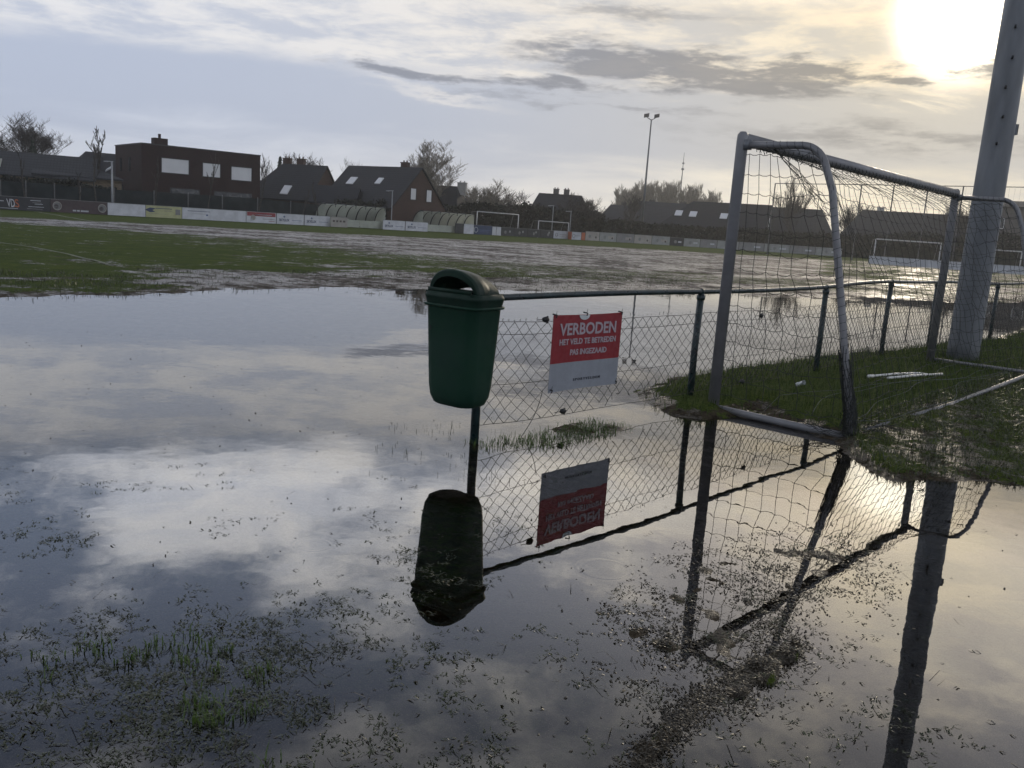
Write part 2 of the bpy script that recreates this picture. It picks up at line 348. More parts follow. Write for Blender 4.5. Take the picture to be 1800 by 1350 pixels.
GREEN3 = G([(1440, 450), (1900, 478), (1900, 512), (1600, 500), (1440, 486)])
def fields(x, y):
    s, n = sn(x, y)
    edge = 12.5+2.2*(fbm(s, n*0+3.3, 0.22, 3, 5)-0.5)-np.clip(s-12, 0, 40)*0.30+np.clip(-s+2, 0, 8)*-0.10
    pit = n-edge
    lo = fbm(x, y, 0.5, 4, 1)-0.5; mi = fbm(x, y, 2.2, 4, 2)-0.5; hi = fbm(x, y, 9, 3, 3)-0.5
    h = -0.050+0.03*lo+0.012*mi+0.006*hi
    far = np.clip((pit+1.0)/5.5, 0, 1); far = far*far*(3-2*far)
    st = fbm(s*0.35, n*1.3, 1.0, 4, 9)-0.5
    h = h+far*(0.078+0.03*lo)+far*(1-far)*(0.30*st+0.13*mi)
    h = np.where(pit > 4.5, np.maximum(h, 0.006), h)
    dm = polydist(x, y, MOUND)+0.30*mi+0.10*hi
    h = np.where(dm > -0.6, np.maximum(h, -0.050+np.clip((dm+0.32)*0.25, 0, 0.13)+0.03*mi+0.012*hi), h)
    db = polydist(x, y, BARE)
    kb = np.clip((db+0.1)/0.35, 0, 1)
    h = h*(1-kb)+kb*np.minimum(h, 0.048+0.06*mi+0.03*hi+0.05*lo)
    dd = polydist(x, y, DEBRIS)+0.18*mi
    h = np.maximum(h, -0.050+np.clip((dd+0.15)*0.24, 0, 0.038)+0.024*mi+0.060*hi*np.clip((dd+.1)*6, 0, 1))
    dr = polydist(x, y, RIDGE)+0.05*mi+.07*hi
    h = np.maximum(h, -0.05+np.clip((dr+0.03)*2.0, 0, 0.052)+0.012*mi+0.070*hi)
    dd = np.maximum(dd, dr)
    dl = polydist(x, y, LEFTP)+0.2*mi
    h = np.maximum(h, -0.048+np.clip((dl+0.2)*0.10, 0, 0.028)+0.018*mi)
    dt = polydist(x, y, TUFT)+0.1*mi
    h = np.maximum(h, -0.05+np.clip((dt+0.15)*0.3, 0, 0.046)+0.02*mi)
    g1 = polydist(x, y, GREEN1)
    w = 1.2+np.hypot(x, y)*0.05
    g = np.clip(g1/w+0.5+1.6*st+0.8*mi, 0, 1)
    g = g*(1-.5*np.clip((s-12)/12, 0, 1))
    g = g*np.clip(.92+1.1*mi+.9*st, .35, 1)
    g2 = polydist(x, y, GREEN2); g = np.maximum(g, np.clip(g2/5+0.5+0.5*st, 0, 1))
    g = np.maximum(g, np.clip(polydist(x, y, GREEN3)/2+.3, 0, .5)+.8*st*(polydist(x, y, GREEN3) > -1))
    out = (np.abs(s-30) > 110) | (n > 76) | (s > 104)
    g = np.where(out, 0.9, g)
    kmound = np.clip((dm)/0.15, 0, 1)*(1-kb)
    g = np.maximum(g, kmound)
    near = (np.hypot(x, y) < 12) & (dm < 0)
    g = np.where(near, np.clip(0.35+1.5*lo, 0, 1)*0.6, g)
    g = np.where((kb > 0.3), np.clip(0.8+1.6*mi, 0, 1)*0.9, g)
    g = np.where(dd > 0, 0.1, g)
    return h, g, far, dm, dd
def height(x, y):
    return float(fields(np.array([x], float), np.array([y], float))[0][0])

angs = np.concatenate([np.arange(-42, 48, 0.22), np.arange(48, 318, 6.0)])*pi/180
rad = [0.9]
while rad[-1] < 55: rad.append(rad[-1]*1.0105)
while rad[-1] < 1500: rad.append(rad[-1]*1.045)
rad = np.array([0.02]+rad)
A, R = np.meshgrid(angs, rad)
gx = (R*np.sin(A)).ravel(); gy = (R*np.cos(A)).ravel()
hh, gg, ff, dmm, ddd = fields(gx, gy)
na, nr = len(angs), len(rad)
i = np.arange(nr-1)[:, None]*na; j = np.arange(na)[None, :]; j2 = (j+1) % na
quads = np.stack([i+j, i+na+j, i+na+j2, i+j2], -1).reshape(-1, 4)
def np_mesh(name, verts, faces, mats, smooth=True):
    me = bpy.data.meshes.new(name); k = faces.shape[1]
    me.vertices.add(len(verts)); me.vertices.foreach_set('co', np.asarray(verts, np.float32).ravel())
    me.loops.add(faces.size); me.loops.foreach_set('vertex_index', faces.astype(np.int32).ravel())
    me.polygons.add(len(faces)); me.polygons.foreach_set('loop_start', np.arange(0, faces.size, k, dtype=np.int32))
    me.polygons.foreach_set('loop_total', np.full(len(faces), k, np.int32))
    me.polygons.foreach_set('use_smooth', np.full(len(faces), smooth))
    for m in mats: me.materials.append(m)
    me.update(calc_edges=True); me.validate(); return me
def put(name, me, parent=None):
    o = bpy.data.objects.new(name, me); COL.objects.link(o)
    if parent is not None: o.parent = parent
    return o
mg = bpy.data.materials.new('waterlogged_turf'); mg.use_nodes = True; t = NT(mg.node_tree); p = t.n['Principled BSDF']
at_ = t.node('ShaderNodeAttribute', attribute_name='turf'); am = t.node('ShaderNodeAttribute', attribute_name='pitch')
geo = t.node('ShaderNodeNewGeometry').outputs['Position']
n1 = t.noise(geo, 1.3, 8, 0.65); n2 = t.noise(geo, 14, 6, 0.7); n3 = t.noise(geo, 60, 4, 0.7); n4 = t.noise(geo, 3.5, 6, 0.7)
gmask = t.ss(t.add(at_.outputs['Fac'], t.mul(t.sub(t.add(n2, t.mul(n4, 1.0)), 1.0), 1.3)), 0.36, 0.60)
grass = t.mix(t.ss(n3, 0.3, 0.7), (0.020, 0.033, 0.008, 1), (0.068, 0.096, 0.022, 1))
grass = t.mix(t.ss(n1, 0.35, 0.7), grass, t.mulc(grass, (1.5, 1.35, 1.1, 1)))
mud = t.mix(t.ss(n2, 0.3, 0.7), (0.020, 0.016, 0.011, 1), (0.078, 0.062, 0.042, 1))
mudp = t.mix(t.ss(n4, 0.35, 0.68), (0.06, 0.052, 0.045, 1), (0.20, 0.18, 0.165, 1))
mud = t.mix(am.outputs['Fac'], mud, t.mulc(mudp, t.mix(t.ss(t.noise(geo, 1.1, 7, .75), .40, .6), (.35, .33, .30, 1), (1.25, 1.25, 1.25, 1))))
t.put(p.inputs['Base Color'], t.mix(gmask, mud, grass))
pn = t.add(t.mul(t.noise(geo, 2.6, 7, 0.75), .6), t.mul(t.noise(geo, .35, 4, 0.6), .4))
wet = t.mul(t.sub(1.0, gmask), t.ss(pn, 0.455, 0.53))
t.put(p.inputs['Roughness'], t.mix(wet, (0.9,)*3+(1,), (0.28,)*3+(1,)))
t.put(p.inputs['Specular IOR Level'], t.mix(wet, (.03, .03, .03, 1), (.28, .28, .28, 1)))
b = t.node('ShaderNodeBump'); b.inputs['Strength'].default_value = 0.8; b.inputs['Distance'].default_value = 0.05
t.l.new(t.add(n2, t.mul(n3, 0.5)), b.inputs['Height']); t.l.new(b.outputs[0], p.inputs['Normal'])
me = np_mesh('ground', np.stack([gx, gy, hh], 1), quads, [mg])
for nm, arr in (('turf', gg), ('pitch', ff)):
    a = me.attributes.new(nm, 'FLOAT', 'POINT'); a.data.foreach_set('value', arr.astype(np.float32))
tag(put('ground', me), kind='structure')

# ------------------------------------------------------------------ water
mw = bpy.data.materials.new('flood_water'); mw.use_nodes = True; t = NT(mw.node_tree); t.n.clear()
geo = t.node('ShaderNodeNewGeometry').outputs['Position']; x, y, z = t.sep(geo)
hgt = t.mul(t.noise(geo, 1.6, 3, 0.5), 0.0016)
hgt = t.add(hgt, t.mul(t.noise(geo, 22, 2, 0.5), 0.00002))
for (px, py, r0, amp) in [(552, 958, 0.08, .55), (1062, 1000, 0.12, .6), (626, 698, 0.05, 1.0)]:
    cx, cy = gnd(px, py); d_ = t.m('SQRT', t.add(t.m('POWER', t.m('ABSOLUTE', t.sub(x, cx)), 2.0), t.m('POWER', t.m('ABSOLUTE', t.sub(y, cy)), 2.0)))
    w_ = t.mul(t.m('SINE', t.mul(d_, 230.0)), t.m('EXPONENT', t.mul(t.m('POWER', t.mul(t.m('ABSOLUTE', t.sub(d_, r0)), 45.0), 2.0), -1.0)))
    hgt = t.add(hgt, t.mul(w_, 0.00013*amp))
b = t.node('ShaderNodeBump'); b.inputs['Strength'].default_value = 1.0; b.inputs['Distance'].default_value = 1.0
t.l.new(hgt, b.inputs['Height'])
fr = t.node('ShaderNodeFresnel'); fr.inputs[0].default_value = 1.33
fac = t.m('POWER', fr.outputs[0], 0.63)
gl = t.node('ShaderNodeBsdfGlossy'); gl.inputs['Roughness'].default_value = 0.0; t.l.new(b.outputs[0], gl.inputs['Normal'])
tr = t.node('ShaderNodeBsdfTransparent'); tr.inputs[0].default_value = (0.62, 0.56, 0.46, 1)
mx = t.node('ShaderNodeMixShader'); t.l.new(fac, mx.inputs[0]); t.l.new(tr.outputs[0], mx.inputs[1]); t.l.new(gl.outputs[0], mx.inputs[2])
t.l.new(mx.outputs[0], t.node('ShaderNodeOutputMaterial').inputs[0])
wb = MB(); wb.addv([(*fromsn(s_, n_), 0.0) for s_, n_ in [(-40, -30), (70, -30), (70, 26), (-40, 26)]]); wb.face(0, 1, 2, 3)
tag(wb.build('water', mw), kind='structure')
# ------------------------------------------------------------------ touchline fence
def text_mesh(txt, size, width=None, depth=0.002, offs=0.0, shear=0.0):
    cu = bpy.data.curves.new('txt', 'FONT'); cu.body = txt; cu.size = size; cu.align_x = 'CENTER'; cu.align_y = 'CENTER'
    cu.extrude = depth; cu.offset = offs; cu.shear = shear; cu.resolution_u = 3
    o = bpy.data.objects.new('txt', cu); COL.objects.link(o)
    dg = bpy.context.evaluated_depsgraph_get(); me = bpy.data.meshes.new_from_object(o.evaluated_get(dg))
    v = np.array([q.co[:] for q in me.vertices]); f = [tuple(q.vertices) for q in me.polygons]
    bpy.data.objects.remove(o); bpy.data.curves.remove(cu)
    if width:
        w = v[:, 0].max()-v[:, 0].min(); v[:, 0] *= width/w
    v[:, 0] -= (v[:, 0].max()+v[:, 0].min())/2; v[:, 1] -= (v[:, 1].max()+v[:, 1].min())/2
    return v, f
def add_text(mb, txt, cx, cz, height, width, y, offs=0.0, shear=0.0, depth=0.002):
    v, f = text_mesh(txt, 1.0, None, 0.0, 0.0, shear)
    cap = v[:, 1].max()-v[:, 1].min(); v, f = text_mesh(txt, height/cap, width, depth, offs, shear)
    b = mb.addv([(cx+a[0], y-a[2], cz+a[1]) for a in v])
    for q in f: mb.face(*[b+i for i in q])

RZ_D = atan2(D[1], D[0])
FP = [(-0.24, 6.04), (1.68, 8.05), (3.55, 10.15), (5.14, 12.16), (6.55, 13.8), (8.42, 15.5), (10.2, 17.5), (12.2, 19.6), (14.2, 21.7)]
RAILPX = [(870, 521), (1234, 511), (1455, 502), (1566, 494), (1643, 499), (1763, 498), (1800, 494)]
def zat(px, py, X, Y):
    d = ray(px, py); t = (X*d[0]+Y*d[1])/(d[0]**2+d[1]**2); return EYE+d[2]*t
FZ = [1.03, 1.055, 1.075, 1.12, 1.10, 1.08, 1.10, 1.10, 1.10]
fence = thing('rail_fence', 'dark green tube rail fence with sagging chain link mesh standing in the floodwater', 'fence', (0, 0, 0))
for (x_, y_), z_ in zip(FP, FZ):
    g_ = MB(); lean = 0.012
    g_.tube([(x_, y_, -0.25), (x_+random.uniform(-lean, lean), y_, 0.5), (x_, y_, z_-0.015)], 0.032, 12)
    g_.tube([(x_, y_, z_-0.075), (x_, y_, z_-0.035)], 0.040, 12)
    g_.build('post', M['gpaint'], fence, True)
rp = []
for i_ in range(len(FP)-1):
    (xa, ya), (xb, yb) = FP[i_], FP[i_+1]
    for k_ in range(6):
        u_ = k_/6; rp.append((xa+(xb-xa)*u_, ya+(yb-ya)*u_, FZ[i_]*(1-u_)+FZ[i_+1]*u_+0.010*sin(pi*u_)*(1 if i_ % 2 == 0 else -1)))
rp.insert(0, (FP[0][0]-0.03*D[0], FP[0][1]-0.03*D[1], FZ[0]))
g_ = MB(); g_.tube(rp, 0.0245, 12); g_.build('top_rail', M['gpaint'], fence, True)
for (x_, y_), z_ in list(zip(FP, FZ))[1:]:
    g_ = MB(); g_.tube([(x_-D[0]*0.02, y_-D[1]*0.02, z_), (x_+D[0]*0.02, y_+D[1]*0.02, z_)], 0.0285, 12); g_.build('rail_collar', M['gpaint'], fence, True)
# distance along the fence -> place
cum = [0.0]
for a_, b_ in zip(FP[:-1], FP[1:]): cum.append(cum[-1]+math.hypot(b_[0]-a_[0], b_[1]-a_[1]))
def fpos(q):
    for i in range(len(FP)-1):
        if q <= cum[i+1] or i == len(FP)-2:
            u = (q-cum[i])/(cum[i+1]-cum[i]); return (FP[i][0]*(1-u)+FP[i+1][0]*u, FP[i][1]*(1-u)+FP[i+1][1]*u)
CW, CH = 0.060, 0.105
wm = MB(); nk = int((cum[7]-0.05)/CW)
def warp(q, z):
    a = mnoise.noise((q*1.3, z*2.0, 1.7)); b = mnoise.noise((q*1.1, z*1.7, 9.2)); c = mnoise.noise((q*6, z*6, 4.4))
    low = max(0, 0.45-z)
    return q+0.030*a+0.008*c+0.10*low*b, z+0.016*b+0.006*c-0.02*abs(sin(q*1.1)), 0.02*b+0.012*c+0.05*low*a
for k in range(nk):
    q0 = 0.05+k*CW; pts = []
    torn = 0.11*max(0, mnoise.noise((q0*0.9, 3.3, 0)))+(0.12 if 1.1 < q0 < 2.3 else 0.0)*max(0, sin((q0-1.1)*2.6))
    zlo = 0.085+torn; nz = int((0.865-zlo)/(CH/2))
    for j in range(nz+1):
        z_ = 0.865-j*CH/2; q_ = q0+(CW if (j+k) % 2 else 0)
        qq, zq, off = warp(q_, z_); x_, y_ = fpos(qq)
        pts.append((x_-N[0]*(0.036+off), y_-N[1]*(0.036+off), zq))
    if torn > 0.05: 
        x_, y_, z_ = pts[-1]; pts.append((x_+random.uniform(-.03, .03), y_+random.uniform(-.03, .03), z_-random.uniform(0.0, 0.05)))
    wm.tube(pts, 0.0027, 4, False)
wm.build('wire_mesh', M['wire'], fence)
for zt in (0.868, 0.78, 0.42, 0.14):
    g_ = MB(); pts = []
    for k in range(int(cum[7]/0.08)):
        q_ = 0.02+k*0.08; qq, zq, off = warp(q_, zt); x_, y_ = fpos(q_)
        pts.append((x_-N[0]*(0.034+off), y_-N[1]*(0.034+off), zq if zt > 0.2 else zq-0.01))
    g_.tube(pts, 0.0022, 4, False)
    if zt > 0.8:      # barbed twisted wire ends along the top
        for k in range(nk):
            q_ = 0.05+k*CW; x_, y_ = fpos(q_); h_ = random.uniform(-0.012, 0.02)
            g_.tube([(x_-N[0]*.034, y_-N[1]*.034, 0.862), (x_-N[0]*.03+D[0]*.012, y_-N[1]*.03+D[1]*.012, 0.872+h_), (x_-N[0]*.036-D[0]*.008, y_-N[1]*.036-D[1]*.008, 0.868+h_/2)], 0.0016, 3, False)
    g_.build('tension_wire', M['wire'], fence)
for q_, z_ in [(0.62, 0.868), (0.9, 0.14), (3.95, 0.80), (3.7, 0.14)]:
    x_, y_ = fpos(q_); g_ = MB(); c_ = Vector((x_-N[0]*0.04, y_-N[1]*0.04, z_))
    u_ = Vector((D[0], D[1], 0))
    g_.tube([c_-u_*0.034, c_-u_*0.014, c_+u_*0.008, c_+u_*0.034], [0.008, 0.021, 0.023, 0.010], 8)
    g_.tube([c_+u_*0.018+Vector((0, 0, -0.03)), c_+u_*0.018+Vector((0, 0, 0.026))], 0.007, 6)
    g_.tube([c_-u_*0.10, c_-u_*0.02], 0.003, 4)
    g_.build('wire_tensioner', M['black'], fence, True)
x_, y_ = fpos(0.63); g_ = MB(); cp = []
for i_ in range(9):
    u_ = i_/8; q_ = 0.62-0.20*u_+0.03*sin(u_*3.1); a_, b_ = fpos(q_); cp.append((a_-N[0]*0.06, b_-N[1]*0.06, 0.33-0.33*u_**0.9))
g_.tube(cp, 0.0028, 5); g_.build('loose_wire', M['wire'], fence, True)

# ------------------------------------------------------------------ litter bin
def rrect(w, d, r, z, n=5, dx=0, dy=0, pw=None):
    out = []
    for cx, cy, a0 in ((w/2-r, -d/2+r, -pi/2), (w/2-r, d/2-r, 0), (-w/2+r, d/2-r, pi/2), (-w/2+r, -d/2+r, pi)):
        for i in range(n+1):
            a = a0+i*pi/2/n; out.append((cx+r*cos(a)+dx, cy+r*sin(a)+dy, z))
    return out
BINZ = 0.0
bin_ = thing('litter_bin', 'dark green plastic litter bin hanging on the first fence post', 'litter bin', (-0.352, 5.80, 0), radians(-36))
b_ = MB()
b_.loft([rrect(.30, .22, .08, .325), rrect(.335, .25, .085, .336), rrect(.372, .285, .085, .385), rrect(.388, .298, .08, .46), rrect(.412, .318, .075, .75), rrect(.430, .330, .07, .980),
         rrect(.434, .334, .07, .984), rrect(.472, .370, .085, .988), rrect(.480, .378, .088, .996), rrect(.476, .374, .085, 1.004), rrect(.425, .325, .07, 1.004), rrect(.40, .30, .07, 0.80)], cap1=False)
b_.build('body', M['binbody'], bin_, True)
b_ = MB()
       # lid: skirt, ledge with a hole, tunnel shaped hood open front and back
sk = [rrect(.440, .342, .07, .990), rrect(.446, .348, .075, 1.010), rrect(.466, .366, .085, 1.046), rrect(.474, .374, .085, 1.054), rrect(.466, .366, .085, 1.064), rrect(.452, .352, .08, 1.078), rrect(.420, .320, .07, 1.086)]
b_.loft(sk, False, False)
nn = 28; hw, hd = .208, .158
def arch(w, h, y, p=2.0, z0=1.084):
    o = []
    for i in range(nn+1):
        u = -cos(pi*i/nn); o.append((w*u, y+.030*abs(u)**2.5*(1 if y < 0 else -1), z0+h*(max(0, 1-abs(u)**p))**0.50))
    return o
def vault(sections, flip=False):
    base = len(b_.v)
    for s_ in sections: b_.addv(s_)
    for i in range(len(sections)-1):
        for j in range(nn):
            a0 = base+i*(nn+1)+j; q = (a0, a0+1, a0+nn+2, a0+nn+1)
            b_.face(*(q[::-1] if flip else q))
def prof(v): return .152*sqrt(max(0, 1-.80*max(0, (v-.08)/.92)**2.0))
vs = [0, .02, .10, .22, .36, .5, .64, .78, .90, 1]
vault([arch(hw*(1-.10*v**3)-(.008 if v == 0 else 0), prof(v)-(.008 if v == 0 else 0), -hd+2*hd*v) for v in vs])
vault([arch(hw*(1-.10*v**3)-.034, prof(v)-.046, -hd+2*hd*v) for v in vs], True)
vault([arch(hw-.008, prof(0)-.008, -hd), arch(hw-.034, prof(0)-.046, -hd)], True)
vault([arch(hw*.9, prof(1), hd), arch(hw*.9-.034, prof(1)-.030, hd)], False)
# ledge between the skirt and the hood, front, back and sides
for y0, y1 in ((-.166, -.105), (.105, .166)): b_.box(-.200, .200, y0, y1, 1.074, 1.0855)
for x0, x1 in ((-.216, -.150), (.150, .216)): b_.box(x0, x1, -.104, .104, 1.074, 1.0850)
b_.box(-.180, .180, -.168, -.154, 1.0855, 1.108)
b_.build('lid', M['binlid'], bin_, True)
b_ = MB(); b_.tube([(-.145, -.162, .845), (-.145, -.168, .845)], .007, 8); b_.tube([(-.145, -.160, .828), (-.145, -.166, .828)], .005, 8); b_.build('lock', M['black'], bin_)
b_ = MB(); b_.box(-.05, .05, .150, .185, .42, .97); b_.tube([(-.06, .19, .90), (.06, .19, .90)], .012, 8); b_.build('mounting_bracket', M['galv'], bin_)

# ------------------------------------------------------------------ warning sign
sgx, sgy = 0.575, 6.835
sign = thing('warning_sign', 'red and grey board lettered VERBODEN tied to the chain link fence', 'sign', (sgx-0.012, sgy-0.075, 0), RZ_D)
SW, ST, SB, SM = 0.85, 0.905, 0.315, 0.535
def panel(z0, z1, name, m):
    p_ = MB(); n_ = 16; fr_ = []
    for i in range(n_+1):
        u = i/n_; x = -SW/2+SW*u; w = 0.008*sin(u*5.2)
        fr_.append((x, w, z0+(0.004*sin(u*3) if z0 < .4 else 0), z1-(0.006*sin(u*pi) if z1 > .8 else 0)))
    base = len(p_.v)
    for x, w, a, b in fr_: p_.addv([(x, w, a), (x, w, b), (x, w+.004, b), (x, w+.004, a)])
    for i in range(n_):
        k = base+4*i
        for j in range(4): p_.face(k+j, k+(j+1) % 4, k+4+(j+1) % 4, k+4+j)
    p_.face(base, base+1, base+2, base+3); k = base+4*n_; p_.face(k+3, k+2, k+1, k)
    return p_.build(name, m, sign)
panel(SM+.0005, ST, 'red_panel', M['signred']); panel(SB, SM-.0005, 'grey_panel', M['signgrey'])
p_ = MB()
def bend(mb, k0):
    for i in range(k0, len(mb.v)):
        x, y, z = mb.v[i]; mb.v[i] = (x, y+0.008*sin((x+SW/2)/SW*5.2), z)
for txt, cx, cz, h_, w_, of in (('VERBODEN', 0.002, .792, .088, .69, .0030), ('HET VELD TE BETREDEN', 0.010, .695, .042, .69, .0016), ('PAS INGEZAAID', 0.025, .612, .042, .44, .0016)):
    p_ = MB(); add_text(p_, txt, cx, cz, h_, w_, -.0035, of); bend(p_, 0); p_.build('white_lettering', M['signtext'], sign)

p_ = MB(); k0 = 0; add_text(p_, 'S P O R T V E L D E N', 0.03, .395, .020, .32, -.0035, 0.0); bend(p_, 0); p_.build('small_dark_lettering', M['signdark'], sign)
p_ = MB(); pts = [(0.0-0.05+.065*cos(a), -.0035+.008*sin(2.3), .897+.038*sin(a)) for a in np.linspace(pi, 2*pi, 14)]; p_.prism([tuple(q) for q in pts], (0, .001, 0)); p_.build('half_round_tab', M['clear'], sign)
for x_, z_ in ((-.415, .895), (.405, .895), (-.405, .325), (.408, .325), (-.05, .90)):
    p_ = MB(); p_.tube([(x_, -.016, z_-.008), (x_+.004, -.02, z_+.012), (x_, .02, z_+.016)], .0055, 6); p_.tube([(x_+.004, -.01, z_+.01), (x_+.01, -.012, z_+.042)], .002, 4); p_.build('cable_tie', M['black'], sign)

# ------------------------------------------------------------------ goal behind the fence
GA = Vector((1.84, 7.79, 0)); GB = Vector((5.68, 11.85, 0)); GD = (GB-GA).normalized(); BK = Vector((GD.y, -GD.x, 0))
HA, HB = 2.40, 2.33
goal = thing('football_goal', 'large silver football goal with torn dark net, its base bars lying in flooded grass', 'goal', tuple(GA))
def gl(v): return tuple(Vector(v)-GA)
up = Vector((0, 0, 1))
def post_(P, h, z0):
    g = MB(); g.tube([gl(P+up*z0), gl(P+up*(h-.02)), gl(P+up*(h+.035)), gl(P+up*(h+.06))], [.052, .050, .047, .026], 16); g.build('post', M['alu'], goal, True)
post_(GA, HA, -.06); post_(GB, HB, 0.0)
g = MB(); g.tube([gl(GA+up*HA), gl(GB+up*HB)], .054, 14); g.build('crossbar', M['alu'], goal, True)
def side_pts(P, h, lift=0.0):
    top = [P+BK*0.04+up*(h-.05), P+BK*.30+up*(h-.055), P+BK*.55+up*(h-.06)]
    for i in range(1, 8):
        a = i/8*pi/2*0.92; top.append(P+BK*(.55+.24*sin(a))+up*(h-.06-.24*(1-cos(a))))
    dn = [P+BK*(.86+.40*u)+up*((h-.42)*(1-u)+(.16+lift)*u) for u in (0, .25, .5, .75, 1)]
    lo = [P+BK*1.275+up*(.08+lift), P+BK*1.24+up*(.035+lift)]
    return top+dn+lo
SA = side_pts(GA, HA); SBp = side_pts(GB, HB, .10)
for S_ in (SA, SBp):
    g = MB(); g.tube([gl(q) for q in S_], .030, 12); g.build('side_frame', M['alu'], goal, True)
g = MB(); g.tube([gl(GA+BK*.02+up*.035), gl(GA+BK*.6+up*.030), gl(GA+BK*1.24+up*.030)], .032, 12); g.build('base_bar', M['alu'], goal, True)
g = MB(); g.tube([gl(GB+BK*.02+up*.12), gl(GB+BK*1.24+up*.13)], .022, 12); g.build('base_bar', M['alu'], goal, True)
g = MB(); g.tube([gl(GA+BK*1.25+up*.032), gl(GA+BK*1.25+GD*2.5+up*.040), gl(GB+BK*1.25+up*.13)], .023, 12); g.build('rear_base_bar', M['alu'], goal, True)
for (sx, sy) in ((GA, HA), (GB, HB)):
    g = MB(); g.tube([gl(sx+BK*.05+up*(sy-.09)), gl(sx+BK*.05+up*(sy-.01))], .042, 12); g.build('corner_bracket', M['galv'], goal, True)
def interp(S_, u):
    L = [0.0]
    for a, b in zip(S_[:-1], S_[1:]): L.append(L[-1]+(b-a).length)
    q = u*L[-1]
    for i in range(len(S_)-1):
        if q <= L[i+1] or i == len(S_)-2:
            w = (q-L[i])/(L[i+1]-L[i]); return S_[i].lerp(S_[i+1], w)
net = MB(); CELL = .165
# side nets: strands between post and side frame
for P, h, S_, lift, wild in ((GA, HA, SA, 0, 0.6), (GB, HB, SBp, .1, 1.6)):
    def backx(z):       # distance of the frame behind the post at height z
        best = min(S_[3:], key=lambda q: abs(q.z-z)); return (best-P).dot(BK)
    nvz = int((h-.1)/CELL); ncol = 8
    def sp(c, r, P=P, h=h, lift=lift, wild=wild):
        z = h-.12-r*CELL*.98; z = max(z, .05+lift); bx = backx(z)
        fx = c/ncol; x = bx*fx
        nz = mnoise.noise((c*.55, r*.35, 2.2+P.x)); n2_ = mnoise.noise((c*.7, r*.6, 7.7+P.x))
        sag = -.05*sin(pi*fx)*(0.4 if r == 0 else 1)
        k = min(fx, 1-fx)*4; k = min(1, k)
        return P+BK*(x+.03*nz*k*wild)+up*(z+sag*0.5+.05*n2_*k*wild)+GD*(.05*n2_*k*wild)
    for c in range(0, ncol+1):
        net.tube([gl(sp(c, r)) for r in range(nvz+1)], .0030, 3, False)
    for r in range(nvz+1):
        pts = []
        for c in range(ncol):
            a, b = sp(c, r), sp(c+1, r); pts.append(gl(a)); sg = .012+.012*abs(mnoise.noise((c*1.1, r*.9, 5)))
            for u in (.33, .67): pts.append(gl(a.lerp(b, u)-up*sg*(1-(2*u-1)**2*.9)))
        pts.append(gl(sp(ncol, r))); net.tube(pts, .0030, 3, False)
# roof and back net
LG = (GB-GA).length; NCOL = int(LG/CELL); NROW = 21
def bp_(c, r):
    fu = c/NCOL; fr = r/NROW; h = HA*(1-fu)+HB*fu; P = GA.lerp(GB, fu)
    if fr < .22:
        u = fr/.22; off = .10*u+.55*u*u*.6; z = h-.03-.22*u
    else:
        u = (fr-.22)/.78; off = .43+.82*u**.9; z = (h-.25)*(1-u)+(.05+.09*fu)*u
    end = max(0, 1-min(fu, 1-fu)*LG/1.4)             # near the ends the net climbs on to the side frames
    S_ = SA if fu < .5 else SBp
    q = interp(S_, min(1, fr*1.02)); q = P+BK*((q-(GA if fu < .5 else GB)).dot(BK))+up*q.z
    w = P+BK*off+up*z; w = w.lerp(q, end**1.7)
    nz = mnoise.noise((c*.22, r*.25, 3.1)); k = min(1, r/3)*min(1, (NROW-r)/2)
    return w+BK*(.09*nz*k)+up*(.045*mnoise.noise((c*.3, r*.2, 8.4))*k)+GD*(.06*mnoise.noise((c*.15, r*.45, 1.4))*k)
for c in range(NCOL+1): net.tube([gl(bp_(c, r)) for r in range(NROW+1)], .0026, 3, False)
for r in range(NROW+1):
    pts = []
    for c in range(NCOL):
        a, b = bp_(c, r), bp_(c+1, r); pts += [gl(a), gl(a.lerp(b, .5)-up*.012)]
    pts.append(gl(bp_(NCOL, r))); net.tube(pts, .0026, 3, False)
# bunched head rope hanging from the near top corner, knots of loose net at the near foot
for i in range(9):
    a = SA[1]+up*(-.02); b = SA[10]+up*random.uniform(-.25, -.05)
    net.tube([gl(a.lerp(b, u)+up*(-.10*sin(pi*u)+random.uniform(-.015, .015))+GD*(.30*sin(pi*u)*random.uniform(.6, 1.2))) for u in np.linspace(0, 1, 9)], .0024, 3, False)
for i in range(26):
    c0 = SA[-1]+BK*random.uniform(-.12, .10)+GD*random.uniform(-.08, .25); pts = []
    a = random.uniform(0, 6.3)
    for j in range(8):
        a += random.uniform(-1, 1.2); c0 = c0+Vector((cos(a)*.06, sin(a)*.06, random.uniform(-.03, .03))); c0.z = max(.02, min(.30, c0.z+.012)); pts.append(gl(c0))
    net.tube(pts, .0026, 3, False)
for i in range(14):
    z0 = random.uniform(.15, .5); c0 = interp(SA, .93)+Vector((random.uniform(-.03, .03), random.uniform(-.03, .03), 0)); pts = []
    for j in range(6): pts.append(gl(Vector((c0.x+.04*cos(j*1.3+i), c0.y+.04*sin(j*1.3+i), .06+z0*j/6))))
    net.tube(pts, .0028, 3, False)
for i in range(46):      # net gathered round the foot of the near side frame
    a0 = random.uniform(0, 6.28); rr_ = random.uniform(.030, .062); z1 = random.uniform(.35, .80); pts = []
    for j in range(8):
        zq = .04+(z1-.04)*j/7; c0 = min(SA[10:], key=lambda q: abs(q.z-zq)); a0 += random.uniform(-.5, .7)
        base_ = P0 = GA+BK*(1.26-.40*max(0, (zq-.16))/(HA-.58)); pts.append(gl(base_+BK*(rr_*cos(a0))+GD*(rr_*sin(a0))+up*zq))
    net.tube(pts, .0032, 3, False)
net.build('net', M['cord'], goal)
